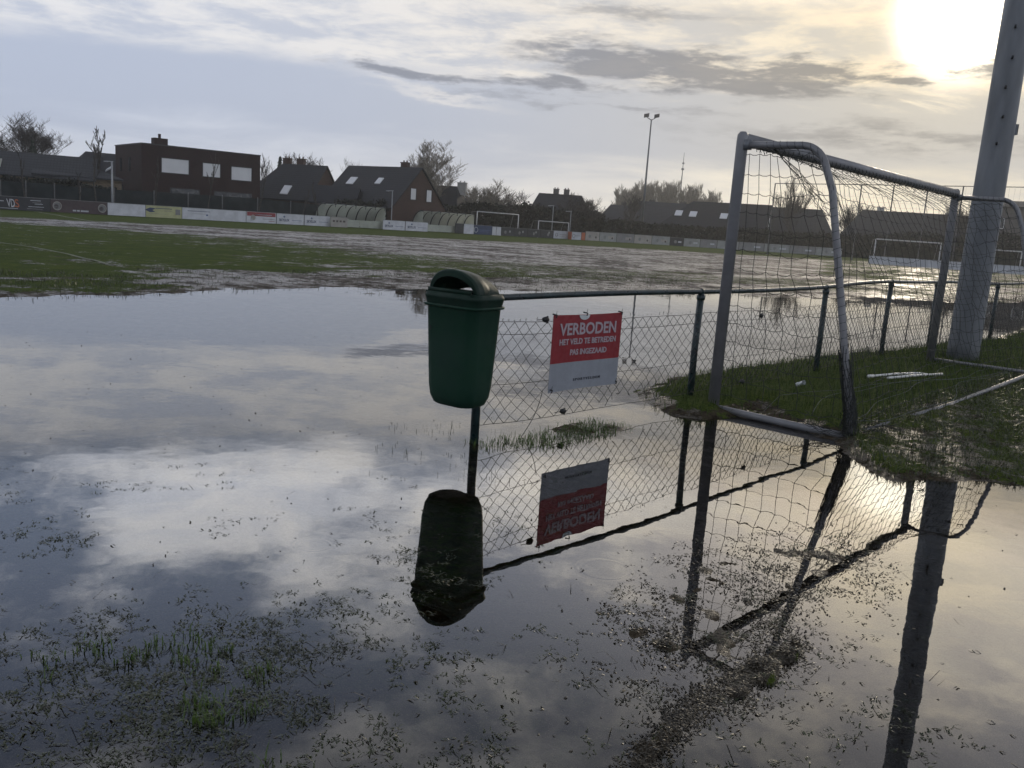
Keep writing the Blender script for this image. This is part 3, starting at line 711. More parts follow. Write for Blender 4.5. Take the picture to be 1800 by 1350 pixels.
# net lashed round the frame
g = MB()
for S_, P in ((SA, GA), (SBp, GB)):
    n_ = 38; pts = []
    for i in range(n_*6):
        u = .06+.86*i/(n_*6); q = interp(S_, u); a = i*2*pi/6+2.0*sin(i*.071)+1.2*sin(i*.023)
        d1 = GD; d2 = BK if q.z < 1.9 else up
        pts.append(gl(q+d1*(.034*cos(a))+d2*(.034*sin(a))))
    g.tube(pts, .0022, 3, False)
n_ = 60; pts = []
for i in range(n_*6):
    u = i/(n_*6); q = GA.lerp(GB, u)+up*(HA*(1-u)+HB*u); a = i*2*pi/6
    pts.append(gl(q+BK*(.030+.032*cos(a))+up*(-.032+.034*sin(a))))
g.tube(pts, .0036, 3, False)
for i in range(120):
    u = random.random(); q = GA.lerp(GB, u)+up*(HA*(1-u)+HB*u-.05); q2 = q+Vector((random.uniform(-.05, .05), random.uniform(-.05, .05), -random.uniform(.01, .05)))+BK*.02
    g.tube([gl(q+BK*.03), gl(q2)], .003, 3, False)
g.build('lashing', M['cord'], goal)
# loose pale cord lying over the grass behind the goal
g = MB()
for k in range(4):
    pts = []
    for i in range(24):
        u = i/23; q = GA.lerp(GB, .05+.9*u)+BK*(1.15-.22*k+.16*sin(u*6+k*1.4)+.05*sin(u*17+k)); pts.append(gl((q.x, q.y, height(q.x, q.y)+.05)))
    g.tube(pts, .0026, 4, False)
g.build('loose_net_cord', M['cord2'], goal)

# ------------------------------------------------------------------ near floodlight mast
mx_, my_ = 6.42, 12.45
mast = thing('floodlight_mast', 'thick grey steel mast rising out of the grass mound beside the goal', 'mast', (mx_, my_, 0))
g = MB(); g.tube([(0, 0, -.2), (0, 0, .3), (0, 0, 2.5), (0, 0, 6), (0, 0, 10), (0, 0, 15.5)], [.212, .21, .20, .178, .15, .105], 28); g.build('shaft', M['galv'], mast, True)
g = MB(); ca, sa_ = cos(-1.1), sin(-1.1)
for i in range(40):
    pass
g.tube([(.203*cos(-2.4), .203*sin(-2.4), .3), (.155*cos(-2.4), .155*sin(-2.4), 9)], .004, 6); g.build('weld_seam', M['galv'], mast, True)
for i, z_ in enumerate([3.05, 3.4, 3.78, 4.16, 4.55, 4.95, 5.4, 5.85]):
    g = MB(); a = radians(-112 if i % 2 else -118); rr_ = .195-.0055*(z_-2.5)
    g.tube([(rr_*cos(a)*.95, rr_*sin(a)*.95, z_), ((rr_+.05)*cos(a), (rr_+.05)*sin(a), z_-.01), ((rr_+.06)*cos(a), (rr_+.06)*sin(a), z_+.02)], .014, 8); g.build('step_bolt', M['black'], mast, True)
g = MB(); g.box(.175, .235, -.05, -.035, 3.20, 3.34); g.box(.225, .235, -.05, .03, 3.20, 3.34); g.box(.178, .225, -.034, .02, 3.32, 3.335); g.box(.178, .225, -.034, .02, 3.205, 3.22); g.build('cable_bracket', M['galv'], mast)
g = MB(); g.box(-.9, .9, -.05, .05, 15.35, 15.45)
g.build('lamp_arm', M['galv'], mast)
for x_ in (-.7, .7):
    g = MB(); g.prism([(x_-.25, -.35, 15.15), (x_+.25, -.35, 15.15), (x_+.25, .05, 15.65), (x_-.25, .05, 15.65)], (0, .15, -.12)); g.build('floodlight', M['capmetal'], mast)

# ------------------------------------------------------------------ small things on the grass
zz_ = lambda x, y, d=0.0: height(x, y)+d
a_, b_ = gnd(1530, 660, .13), gnd(1640, 653, .13)
pf = thing('plastic_pipe', 'pair of joined white plastic pipes lying in the grass inside the goal', 'pipe', (a_[0], a_[1], zz_(*a_)+.045), atan2(b_[1]-a_[1], b_[0]-a_[0]))
Lp = math.hypot(b_[0]-a_[0], b_[1]-a_[1])
g = MB(); g.tube([(0.02, 0, 0), (Lp*.4, .01, .004), (Lp*.72, 0, 0)], .014, 10); g.build('long_pipe', M['pvc'], pf, True)
g = MB(); g.tube([(.12, -.14, 0), (Lp*.5, -.13, .004), (Lp, -.12, .0)], .014, 10); g.build('long_pipe', M['pvc'], pf, True)
g = MB(); g.tube([(-.04, -.0, 0), (.05, 0, 0)], .019, 10); g.build('coupling', M['pvc'], pf, True)
g = MB(); g.tube([(Lp*.68, 0, 0), (Lp*.74, -.02, 0), (Lp*.76, -.13, 0)], .016, 10); g.build('elbow', M['pvc'], pf, True)
x_, y_ = gnd(1399, 674, .12)
g = MB(); g.loft([[(r_*cos(a)+.02*random.random(), r_*sin(a), z_) for a in np.linspace(0, 2*pi, 10)[:-1]] for r_, z_ in ((.018, 0), (.022, .03), (.020, .06), (.024, .08), (.026, .105))], True, False)
cup = g.build('plastic_cup', M['clear'], None, True, (x_, y_, zz_(x_, y_)+.03)); cup.rotation_euler = (radians(62), .2, radians(25)); tag(cup, 'crumpled clear plastic cup lying in the grass behind the fence', 'litter')

# ------------------------------------------------------------------ grass and floating bits
def blades(name, n, cx, cy, keep, hmin, hmax, wid, mats, lean=0.5, z0=None, clump=1, cr=0.03, flat=False):
    px_, py_ = cx, cy
    k = keep(px_, py_); px_, py_ = px_[k], py_[k]
    if clump > 1:
        px_ = np.repeat(px_, clump)+rng.normal(0, cr, len(px_)*clump); py_ = np.repeat(py_, clump)+rng.normal(0, cr, len(py_)*clump)
    n = len(px_)
    zb = fields(px_, py_)[0] if (z0 is None or flat) else np.full(n, z0)
    a = rng.uniform(0, 2*pi, n); h = rng.uniform(hmin, hmax, n); w = wid*rng.uniform(.6, 1.3, n)
    ln = h*lean*rng.uniform(.2, 1.4, n)
    dx, dy = np.cos(a), np.sin(a); sx, sy = -dy*w/2, dx*w/2
    if flat:   # lies on the water: low arch
        hz = np.stack([np.zeros(n)-.001, h*rng.uniform(.08, .28, n), h*rng.uniform(-.02, .22, n)], 1); lx = np.stack([0*h, h*.5, h], 1)
        zb = np.maximum(zb, 0.0)
    else:
        hz = np.stack([0*h-.01, h*.62, h*rng.uniform(.75, 1.0, n)], 1); lx = np.stack([0*h, ln*.35, ln], 1)
    V = np.zeros((n, 5, 3))
    for i, (q, ww) in enumerate(((0, 1), (0, -1), (1, .8), (1, -.8), (2, 0))):
        V[:, i, 0] = px_+dx*lx[:, q]+sx*ww; V[:, i, 1] = py_+dy*lx[:, q]+sy*ww; V[:, i, 2] = zb+hz[:, q]
    b0 = (np.arange(n)*5)[:, None]
    F = np.concatenate([b0+np.array([[0, 1, 3]]), b0+np.array([[0, 3, 2]]), b0+np.array([[2, 3, 4]])], 0)
    me = np_mesh(name, V.reshape(-1, 3), F, mats, False)
    return me
def blade_mat(name, c1, c2, rough=.5, spec=.4):
    m = bpy.data.materials.new(name); m.use_nodes = True; t = NT(m.node_tree); p = t.n['Principled BSDF']
    geo = t.node('ShaderNodeNewGeometry').outputs['Position']
    n_ = t.noise(geo, 30, 3, .7); nb = t.noise(geo, 2.5, 4, .6)
    t.put(p.inputs['Base Color'], t.mix(t.ss(t.add(t.mul(n_, .5), t.mul(nb, .5)), .36, .64), c1, c2))
    p.inputs['Roughness'].default_value = rough; p.inputs['Specular IOR Level'].default_value = spec
    p.inputs['Transmission Weight'].default_value = 0.0
    tl = t.node('ShaderNodeBsdfTranslucent'); t.put(tl.inputs[0], t.mix(n_, c1, c2)); mxs = t.node('ShaderNodeMixShader'); mxs.inputs[0].default_value = .3
    t.l.new(p.outputs[0], mxs.inputs[1]); t.l.new(tl.outputs[0], mxs.inputs[2]); t.l.new(mxs.outputs[0], t.n['Material Output'].inputs[0])
    return m
M['blade'] = blade_mat('grass_blades', (0.020, 0.036, 0.010, 1), (0.085, 0.120, 0.030, 1), .6, .2)
M['bladewet'] = blade_mat('drowned_grass', (0.022, 0.028, 0.013, 1), (0.080, 0.092, 0.042, 1), .32, .5)
M['bladegreen'] = blade_mat('drowned_green_grass', (0.03, 0.055, 0.012, 1), (0.09, 0.14, 0.03, 1), .4, .4)
M['leafbit'] = blade_mat('rotting_leaf_bits', (0.020, 0.017, 0.012, 1), (0.080, 0.068, 0.046, 1), .36, .45)
def uni(n, poly):
    P = np.array(poly); return rng.uniform(P[:, 0].min()-.4, P[:, 0].max()+.4, n), rng.uniform(P[:, 1].min()-.4, P[:, 1].max()+.4, n)
def infront(x, y): return (np.abs(np.arctan2(x, y)-0.03) < .66)
x_, y_ = uni(150000, [q for q in MOUND if q[0] < 13]);
def keep(x, y):
    h, g, f, dm, dd = fields(x, y); return (dm > -.06) & (h > .012) & infront(x, y) & (rng.random(len(x)) < .25+.75*(g > .75)) & (polydist(x, y, BARE) < .05)
tag(put('grass', blades('grass', 0, x_, y_, keep, .035, .105, .006, [M['blade']], .7)), 'rough green grass growing on the mound around the goal', 'grass', kind='stuff')
x_, y_ = uni(60000, [q for q in BARE if q[0] < 9])
def keep(x, y):
    h, g, f, dm, dd = fields(x, y); return (polydist(x, y, BARE) > -.1) & (h > .004) & infront(x, y) & (rng.random(len(x)) < .8)
tag(put('trampled_grass', blades('trampled_grass', 0, x_, y_, keep, .015, .05, .006, [M['bladewet']], 1.3)), 'trampled wet dark grass and mud behind the goal', 'grass', kind='stuff')
# tuft under the mesh
x_, y_ = uni(14000, TUFT)
def keep(x, y):
    d = polydist(x, y, TUFT); h = fields(x, y)[0]; return (d > -.14) & (h > -.03) & (rng.random(len(x)) < np.clip(.3+d*6, .05, 1)*.7)
tag(put('tuft_grass', blades('tuft_grass', 0, x_, y_, keep, .02, .06, .005, [M['bladegreen']], 1.3)), 'thin strip of green grass poking out of the water under the chain link', 'grass', kind='stuff')
# field edge blades (patchy islands beyond the flood)
s_ = rng.uniform(-16, 26, 90000); n_ = rng.uniform(8, 19, 90000); x_, y_ = s_*D[0]+n_*N[0], s_*D[1]+n_*N[1]
def keep(x, y):
    h, g, f, dm, dd = fields(x, y); return (h > -.016) & (h < .035) & infront(x, y) & (rng.random(len(x)) < .15+.85*g) & (dm < -.5)
tag(put('island_grass', blades('island_grass', 0, x_, y_, keep, .03, .08, .009, [M['bladewet']], .6)), 'sparse grass islands where the pitch comes out of the floodwater', 'grass', kind='stuff')
# drowned grass breaking the surface in the foreground
def patchn(x, y, sc, seed): return fbm(x, y, sc, 4, seed)
nfg = 90000; r_ = 1.9+4.2*rng.random(nfg)**.8; a = rng.uniform(-.62, .68, nfg); x_, y_ = r_*np.sin(a), r_*np.cos(a)
def keep(x, y):
    dl = polydist(x, y, LEFTP); dd = polydist(x, y, DEBRIS); c = patchn(x, y, 3.0, 31); c2 = patchn(x, y, 9.0, 41); az_ = np.arctan2(x, y)
    pr = np.clip((c-.47)*5, 0, 1)*np.clip((c2-.42)*5, 0, 1)*np.clip(.15+(-az_)*.6+(4.3-np.hypot(x, y))*.25, 0, .55)
    pr = np.maximum(pr, np.clip((dl+.55)*1.3, 0, 1.3)*np.clip((c2-.40)*6, 0, 1))
    pr = np.maximum(pr, np.clip((dd+.40)*.6, 0, .3)*np.clip((c2-.45)*6, 0, 1)*(az_ < .45))
    return (rng.random(len(x)) < pr*.27)
tag(put('drowned_grass', blades('drowned_grass', 0, x_, y_, keep, .010, .034, .0042, [M['bladewet']], 1, 0.0, 7, .016, True)), 'dark drowned grass tips breaking the water surface in the foreground', 'grass', kind='stuff')
nfg = 16000; r_ = 1.9+2.6*rng.random(nfg)**.8; a = rng.uniform(-.62, .05, nfg); x_, y_ = r_*np.sin(a), r_*np.cos(a)
def keep(x, y):
    dl = polydist(x, y, LEFTP); c = patchn(x, y, 2.4, 61); c2 = patchn(x, y, 7.0, 71)
    return rng.random(len(x)) < np.clip((dl+.15)*2, 0, 1)*np.clip((c-.45)*6, 0, 1)*np.clip((c2-.42)*8, 0, 1)*.95
tag(put('green_grass_tips', blades('green_grass_tips', 0, x_, y_, keep, .015, .045, .0045, [M['bladegreen']], 1.2, -.002, 6, .018, False)), 'small bright green grass tufts in the lower left water', 'grass', kind='stuff')
# rotting leaves and mud crumbs
nfg = 24000; r_ = 1.9+3.6*rng.random(nfg); a = rng.uniform(-.2, .62, nfg); x_, y_ = r_*np.sin(a), r_*np.cos(a)
def keep(x, y):
    dd = polydist(x, y, DEBRIS); dr = polydist(x, y, RIDGE); c2 = patchn(x, y, 8.0, 81)
    return rng.random(len(x)) < np.maximum(np.clip((dd+.28)*1.5, 0, .7)*np.clip((c2-.38)*6, 0, 1), np.clip((dr+.03)*20, 0, 1))
tag(put('leaf_litter', blades('leaf_litter', 0, x_, y_, keep, .006, .026, .0065, [M['leafbit']], 1, 0.001, 5, .02, True)), 'rotting brown leaf litter and mud crumbs caught in the shallow water', 'leaf litter', kind='stuff')
nfg = 2600; r_ = 1.9+3.4*rng.random(nfg); a = rng.uniform(-.5, .62, nfg); x_, y_ = r_*np.sin(a), r_*np.cos(a)
def keep(x, y):
    dd = np.maximum(polydist(x, y, DEBRIS), polydist(x, y, LEFTP)); return rng.random(len(x)) < np.clip((dd+.3)*1.2, 0.02, .8)
tag(put('straw_litter', blades('straw_litter', 0, x_, y_, keep, .04, .12, .0028, [M['leafbit']], 1, 0.001, 1, .02, True)), 'long thin dead grass straws lying on the shallow water', 'leaf litter', kind='stuff')
x_, y_ = uni(26000, RIDGE)
tag(put('ridge_litter', blades('ridge_litter', 0, x_, y_, lambda x, y: rng.random(len(x)) < np.clip((polydist(x, y, RIDGE)+.07)*9, 0, .9), .006, .030, .006, [M['leafbit']], 1, 0.001, 3, .015, True)), 'thin line of mud and rotting leaves running to the bottom edge', 'leaf litter', kind='stuff')
# scattered single bits floating on the open water
nfg = 1500; r_ = 2.3+9*rng.random(nfg)**1.6; a = rng.uniform(-.62, .62, nfg); x_, y_ = r_*np.sin(a), r_*np.cos(a)
tag(put('floating_bits', blades('floating_bits', 0, x_, y_, lambda x, y: (rng.random(len(x)) < .55) & (fields(x, y)[0] < -.01), .010, .035, .007, [M['leafbit']], 1, 0.001, 1, .02, True)), 'single floating bits of grass and leaf scattered over the water', 'floating debris', kind='stuff')
# reeds by the fence post
x_, y_ = uni(3500, G([(760, 775), (830, 770), (860, 800), (780, 812)]))
tag(put('reed_tips', blades('reed_tips', 0, x_, y_, lambda x, y: (patchn(x, y, 4, 5) > .5) & (rng.random(len(x)) < .09), .012, .045, .003, [M['bladewet']], .4, 0.0)), 'thin grass tips standing in the water near the bin post', 'grass', kind='stuff')
# ------------------------------------------------------------------ boards along the far side of the pitch
def bdist(px):
    a = azimuth(px, 337+.068*(px-100)); dx, dy = sin(a), cos(a)
    t = 74.0/(N[0]*dx+N[1]*dy)
    if px > 1000:
        t = float(np.interp(px, [1000, 1180, 1480, 1900], [114.5, 125, 134, 140]))
    return a, t
def bpos(px, back=0.0):
    a, t = bdist(px); t += back; return (t*sin(a), t*cos(a))
MC = {}
def cmat(name, c, rough=.6):
    if name not in MC: MC[name] = mat(name, c, rough, .10, 1.5)
    return MC[name]
B_ = dict(white=(.56, .57, .60), black=(.022, .024, .030), brown=(.060, .040, .042), yellow=(.42, .42, .22), red=(.26, .04, .05), navy=(.03, .05, .11), blue=(.07, .11, .22), orange=(.42, .12, .05), grey=(.20, .20, .20), beige=(.33, .31, .28), pale=(.27, .28, .27), silver=(.45, .47, .5), dark=(.03, .032, .035))
def board(px0, px1, colour, label, h=.98, z0=.06, back=0.0, art=(), group='advertising boards along the far touchline', name='advertising_board'):
    (x0, y0), (x1, y1) = bpos(px0, back), bpos(px1, back)
    L = math.hypot(x1-x0, y1-y0)-.03; rz = atan2(y1-y0, x1-x0)
    t_ = thing(name, label, 'board', (x0, y0, 0), rz, group)
    g = MB(); n_ = 8
    for i in range(n_):
        a, b = L*i/n_, L*(i+1)/n_; sg = [.02*random.uniform(-1, 1) for _ in range(2)]
        g.box(a+.001, b-.001 if i < n_-1 else b, 0, .03, z0, z0+h+.01*random.uniform(-1, 1))
    g2 = MB(); g2.box(0, L, 0, .03, z0, z0+h); g2.build('panel', cmat('board_'+colour, B_[colour]), t_)
    g3 = MB(); g3.box(0, L, -.012, .045, z0+h+.001, z0+h+.035); g3.build('top_rail', cmat('board_grey', B_['grey']), t_)
    for kind, c, *q in art:
        g = MB()
        if kind == 'box': g.box(q[0]*L, q[1]*L, -.006, -.002, z0+q[2]*h, z0+q[3]*h); nm = 'colour_field'
        elif kind == 'disc':
            pts = [(q[0]*L+q[2]*h*cos(a), -.009, z0+q[1]*h+q[2]*h*sin(a)) for a in np.linspace(0, 2*pi, 17)[:-1]]; g.prism(pts, (0, .006, 0)); nm = 'emblem'
        elif kind == 'ring':
            pts = [(q[0]*L+q[2]*h*cos(a), -.012, z0+q[1]*h+q[2]*h*sin(a)) for a in np.linspace(0, 2*pi, 17)]; g.tube(pts, .035, 5); nm = 'emblem'
        elif kind == 'diamond':
            g.prism([(q[0]*L-.55, -.009, z0+q[1]*h), (q[0]*L-.1, -.009, z0+q[1]*h-.2), (q[0]*L+.35, -.009, z0+q[1]*h-.14), (q[0]*L+.1, -.009, z0+q[1]*h), (q[0]*L+.42, -.009, z0+q[1]*h+.16), (q[0]*L-.1, -.009, z0+q[1]*h+.2)][::-1], (0, .006, 0)); nm = 'emblem'
        elif kind == 'text': add_text(g, q[0], q[1]*L, z0+q[2]*h, q[3]*h, q[4]*L, -.008, .01, q[5] if len(q) > 5 else 0); nm = 'lettering'
        g.build(nm, cmat('board_'+c, B_[c]), t_)
    return t_
board(-40, -7, 'black', 'black advertising board at the far left end of the row', art=[('box', 'grey', .7, .95, .55, .62), ('box', 'grey', .7, .95, .75, .82)])
board(-6, 88, 'black', 'black board with big white and orange lettering VDS', art=[('text', 'white', 'VD', .245, .52, .60, .155, -.2), ('text', 'orange', 'S', .365, .52, .60, .085, -.2), ('box', 'orange', .27, .34, .24, .30), ('box', 'silver', .62, .82, .78, .83), ('box', 'grey', .66, .84, .62, .66), ('box', 'silver', .70, .86, .52, .56), ('box', 'silver', .58, .88, .30, .34), ('box', 'silver', .02, .12, .62, .68), ('box', 'silver', .05, .38, .10, .14), ('box', 'grey', .55, .85, .14, .18)])
board(88.5, 188.5, 'brown', 'dark brown board with round pictures at both ends', art=[('disc', 'grey', .10, .5, .30), ('disc', 'brown', .095, .46, .17), ('ring', 'beige', .11, .5, .32), ('disc', 'grey', .90, .5, .30), ('disc', 'brown', .895, .46, .17), ('ring', 'beige', .91, .5, .32), ('box', 'silver', .38, .44, .14, .26), ('box', 'silver', .455, .50, .14, .26), ('box', 'silver', .52, .66, .13, .25)])
board(189, 256, 'white', 'blank white board left of the yellow one')
board(256.5, 320, 'yellow', 'pale yellow board with a dark diamond emblem', art=[('diamond', 'navy', .14, .62), ('box', 'navy', .27, .72, .76, .81), ('box', 'grey', .50, .72, .58, .61), ('box', 'grey', .05, .55, .30, .32), ('box', 'grey', .82, .96, .30, .78)])
board(320.5, 433, 'white', 'long white board with a thin blue line of text', art=[('box', 'navy', .08, .42, .72, .76), ('box', 'grey', .15, .35, .50, .52), ('box', 'blue', .36, .39, .36, .50), ('box', 'silver', .82, .825, .1, .9)])
board(433.5, 486, 'white', 'white board with a red top band and pale figures', art=[('box', 'red', .02, .98, .62, .98), ('disc', 'beige', .22, .48, .26), ('disc', 'silver', .17, .30, .16), ('box', 'white', .30, .85, .72, .80), ('box', 'grey', .55, .95, .36, .40), ('box', 'red', .75, .95, .18, .22)])
def sky_b(a, b, lab): board(a, b, 'white', lab, art=[('text', 'navy', 'SKYLUX', .27, .40, .24, .38), ('ring', 'blue', .27, .72, .06), ('box', 'blue', .56, .92, .38, .42), ('box', 'silver', .62, .90, .22, .25)])
sky_b(487, 535, 'white board lettered SKYLUX in blue, beside the red topped board')
sky_b(536, 581, 'white board lettered SKYLUX in blue, just left of the left dugout')
board(582, 612, 'beige', 'beige board with small dark figures in front of the left dugout', art=[('box', 'brown', .12, .24, .5, .68), ('box', 'brown', .32, .44, .5, .68), ('box', 'brown', .52, .64, .5, .68), ('box', 'brown', .72, .86, .5, .68)], back=-.6)
sky_b(674, 713, 'white board lettered SKYLUX in blue, just right of the left dugout')
sky_b(714, 753, 'white board lettered SKYLUX in blue, just left of the right dugout')
board(801, 816, 'dark', 'short dark board at the right edge of the right dugout', h=1.1)
board(816.5, 834, 'white', 'short blank white board beside the blue one', h=1.1)
board(834.5, 866, 'navy', 'navy blue board with a round white emblem', h=1.05, art=[('ring', 'silver', .10, .5, .28), ('box', 'blue', .25, .92, .46, .52), ('box', 'blue', .30, .85, .30, .34)])
board(866.5, 873.5, 'white', 'narrow white board right of the navy board', h=1.0)
board(874, 882, 'white', 'narrow white board left of the black boards', h=1.0)
for k, (a, b) in enumerate([(883, 905), (905.5, 928), (928.5, 951), (951.5, 974)]):
    board(a, b, 'dark', ['black board with a pale blob, first after the narrow white boards', 'black board with pale figures, second of the black row', 'black board with a pale figure, third of the black row', 'black board with grey figure, last of the black row before the orange one'][k], art=[('disc', 'grey', .3+.1*k, .45, .20), ('disc', 'pale', .66, .55+.05*k, .14), ('disc', 'dark', .33+.1*k, .40, .10)])
board(974.5, 999, 'silver', 'pale board beside the left orange board', art=[('ring', 'grey', .2, .5, .22), ('box', 'grey', .4, .9, .5, .56), ('box', 'grey', .4, .8, .3, .34)])
board(999.5, 1006, 'orange', 'narrow orange board, left one of two')
board(1006.5, 1023, 'silver', 'pale board between the two orange boards', art=[('ring', 'grey', .2, .5, .22), ('box', 'grey', .4, .9, .5, .56)])
board(1023.5, 1030, 'orange', 'narrow orange board, right one of two')
cols = ['beige', 'pale', 'grey', 'beige', 'pale', 'grey', 'pale']
for k, (a, b) in enumerate([(1030.5, 1055), (1055.5, 1085), (1085.5, 1116), (1116.5, 1147), (1147.5, 1179)]):
    board(a, b, cols[k], ['faded beige board right of the orange boards', 'faded pale board with two dark blots, near the orange boards', 'faded grey board left of the far floodlight', 'faded beige board at the foot of the far floodlight', 'faded pale board right of the far floodlight'][k], h=1.15, art=[('disc', 'grey', .3, .5, .18), ('box', 'beige', .5, .85, .35, .65), ('disc', 'brown', .75, .4, .12)])
for k, (a, b, c) in enumerate([(1179.5, 1203, 'dark'), (1203.5, 1232, 'pale'), (1232.5, 1262, 'grey'), (1262.5, 1300, 'pale'), (1300.5, 1345, 'grey'), (1345.5, 1390, 'pale'), (1390.5, 1435, 'grey'), (1435.5, 1482, 'pale')]):
    board(a, b, c, ['dark hazy board, first right of the faded boards', 'pale slanting board below the roof windows', 'grey hazy board left of the near goal post', 'pale hazy board seen behind the near goal post', 'grey board seen through the side net near the post', 'pale board seen through the middle of the side net', 'grey board seen through the side net, right part', 'pale board right beside the tilted net frame'][k], h=1.1, art=[('disc', 'grey', .4, .5, .2), ('box', 'silver', .6, .85, .4, .6)], group='hazy boards along the far goal line')
# two boards in front of the far goal
def place_board2(px0, px1, t, lab):
    a = at(px0, 455, t); b = at(px1, 460, t+1.5); L = math.hypot(b[0]-a[0], b[1]-a[1]); th = thing('low_barrier', lab, 'board', (a[0], a[1], 0), atan2(b[1]-a[1], b[0]-a[0]), 'white barriers near the far goal')
    g = MB(); g.box(0, L, 0, .05, .05, .80); g.build('panel', cmat('board_silver', B_['silver']), th)
    g = MB(); g.box(0, L, -.02, .07, .802, .84); g.build('top_rail', cmat('board_grey', B_['grey']), th)
    for i in range(3):
        g = MB(); g.box(L*(i+.5)/3-.03, L*(i+.5)/3+.03, .051, .14, 0, .82); g.build('support', cmat('board_grey', B_['grey']), th)
place_board2(1528, 1668, 93, 'long low white barrier in front of the far goal')
place_board2(1670, 1702, 93.5, 'short low white barrier right of the far goal')
place_board2(1725, 1830, 94, 'low white barrier seen behind the mast and far net')

# far goals
def fgoal(px0, px1, ytop, t0, t1, h, lab, bar=.06):
    a = at(px0, ytop, t0); b = at(px1, ytop, t1); th = thing('goal_frame', lab, 'goal', (a[0], a[1], 0), 0, 'white goals across the pitch')
    v = (b[0]-a[0], b[1]-a[1]); L = math.hypot(*v); n = (-v[1]/L, v[0]/L)
    for q in ((0, 0), v):
        g = MB(); g.tube([(q[0], q[1], -.1), (q[0], q[1], h)], bar, 8); g.build('post', cmat('goal_white', (.5, .5, .5)), th, True)
        g = MB(); g.tube([(q[0], q[1], h), (q[0]+n[0]*.9, q[1]+n[1]*.9, h-.05), (q[0]+n[0]*1.6, q[1]+n[1]*1.6, .05)], .03, 6); g.build('stay', cmat('board_grey', B_['grey']), th, True)
    g = MB(); g.tube([(0, 0, h), (v[0], v[1], h)], bar, 8); g.build('crossbar', cmat('goal_white', (.5, .5, .5)), th, True)
    g = MB(); g.tube([(n[0]*1.6, n[1]*1.6, .05), (v[0]+n[0]*1.6, v[1]+n[1]*1.6, .05)], .03, 6); g.build('rear_bar', cmat('board_grey', B_['grey']), th, True)
    return th
def hfor(px, py, t): return at(px, py, t)[2]
fgoal(839, 912, 374, bdist(839)[1]+1.5, bdist(912)[1]+1.5, hfor(875, 374.5, bdist(875)[1]+1.5), 'larger white goal standing behind the boards right of the dugouts')
fgoal(947, 1000, 389, bdist(947)[1]+1.5, bdist(1000)[1]+1.5, hfor(973, 390, bdist(973)[1]+1.5), 'smaller white goal behind the black boards')
fgoal(1540, 1656, 420, 97, 99, 2.50, 'white goal at the far end seen through the near goal net')
fgoal(1735, 1800, 424, 101, 102, 2.2, 'white goal seen behind the mast at the right edge')

# dugouts
def dugout(px0, px1, lab):
    (x0, y0), (x1, y1) = bpos(px0, 1.4), bpos(px1, 1.4); L = math.hypot(x1-x0, y1-y0); rz = atan2(y1-y0, x1-x0)
    th = thing('dugout', lab, 'dugout', (x0, y0, 0), rz, 'curved dugouts on the far touchline')
    prof = [(1.25+(-1.30)*sin(a), .10+2.25*sin(a) if a < 0 else 0) for a in ()]
    prof = []
    for i in range(13):
        a = radians(100*i/12); prof.append((-.15+1.55*cos(a) if True else 0, .25+2.05*sin(a)))
    prof = [(y, z) for y, z in prof]
    g = MB(); base = len(g.v)
    for (y, z) in prof: g.addv([(0, y, z), (L, y, z), (L, y-.02, z-.02), (0, y-.02, z-.02)])
    for i in range(len(prof)-1):
        k = 4*i
        for j in range(4): g.face(k+j, k+(j+1) % 4, k+4+(j+1) % 4, k+4+j)
    g.build('curved_shell', M['shell'], th, True)
    for e in (0, L-.03):
        g = MB(); poly = [(e, y, z) for y, z in prof]+[(e, -.4, .25)]; g.prism(poly, (.03, 0, 0)); g.build('end_wall', M['shell'], th)
    n_ = 6
    for i in range(n_+1):
        x = .03+(L-.06)*i/n_; g = MB(); g.tube([(x, y, z+.02) for y, z in prof], .08, 6); g.tube([(x, prof[-1][0], prof[-1][1]), (x, prof[-1][0]+.1, 2.0)], .03, 5); g.build('rib', cmat('board_dark', B_['dark']), th, True)
    g = MB(); g.box(.1, L-.1, .5, .95, .42, .47); g.build('bench', M['timber'], th)
    g = MB(); g.box(0, L*.55, -.55, -.50, .1, .85); g.build('front_panel', cmat('board_pale2', (.38, .40, .34)), th)
    g = MB(); g.box(L*.56, L, -.55, -.50, .1, .85)
    g.build('front_panel', cmat('board_pale3', (.34, .36, .30)), th)
    return th
dugout(567, 673, 'larger curved milky dugout with dark ribs, between the white boards')
dugout(739, 829, 'smaller curved milky dugout with dark ribs, left of the navy board')

# screen fence and hedges behind the boards
def wallrow(name, pts, t_back, lab, cat, m, thick=.25, posts=True, seg=.0):
    P = [bpos(px, tb) for px, _, tb in pts]; th = thing(name, lab, cat, (P[0][0], P[0][1], 0))
    g = MB()
    for (a, b, (_, ya, tb)), (_, yb, tb2) in zip(zip(P[:-1], P[1:], pts[:-1]), pts[1:]):
        pass
    for i in range(len(P)-1):
        a, b = P[i], P[i+1]; za = hfor(pts[i][0], pts[i][1], math.hypot(*a)); zb = hfor(pts[i+1][0], pts[i+1][1], math.hypot(*b))
        ax, ay, bx, by = a[0]-P[0][0], a[1]-P[0][1], b[0]-P[0][0], b[1]-P[0][1]
        g.prism([(ax, ay, 0), (bx, by, 0), (bx, by, zb), (ax, ay, za)], (N[0]*.04, N[1]*.04, 0))
    g.build('cloth', m, th)
    if posts:
        for i in range(len(P)):
            z = hfor(pts[i][0], pts[i][1], math.hypot(*P[i])); g = MB(); x, y = P[i][0]-P[0][0]-N[0]*.08, P[i][1]-P[0][1]-N[1]*.08
            g.tube([(x, y, 0), (x, y, z+.12)], .05, 6); g.build('post', M['polewood'], th, True)
    return th
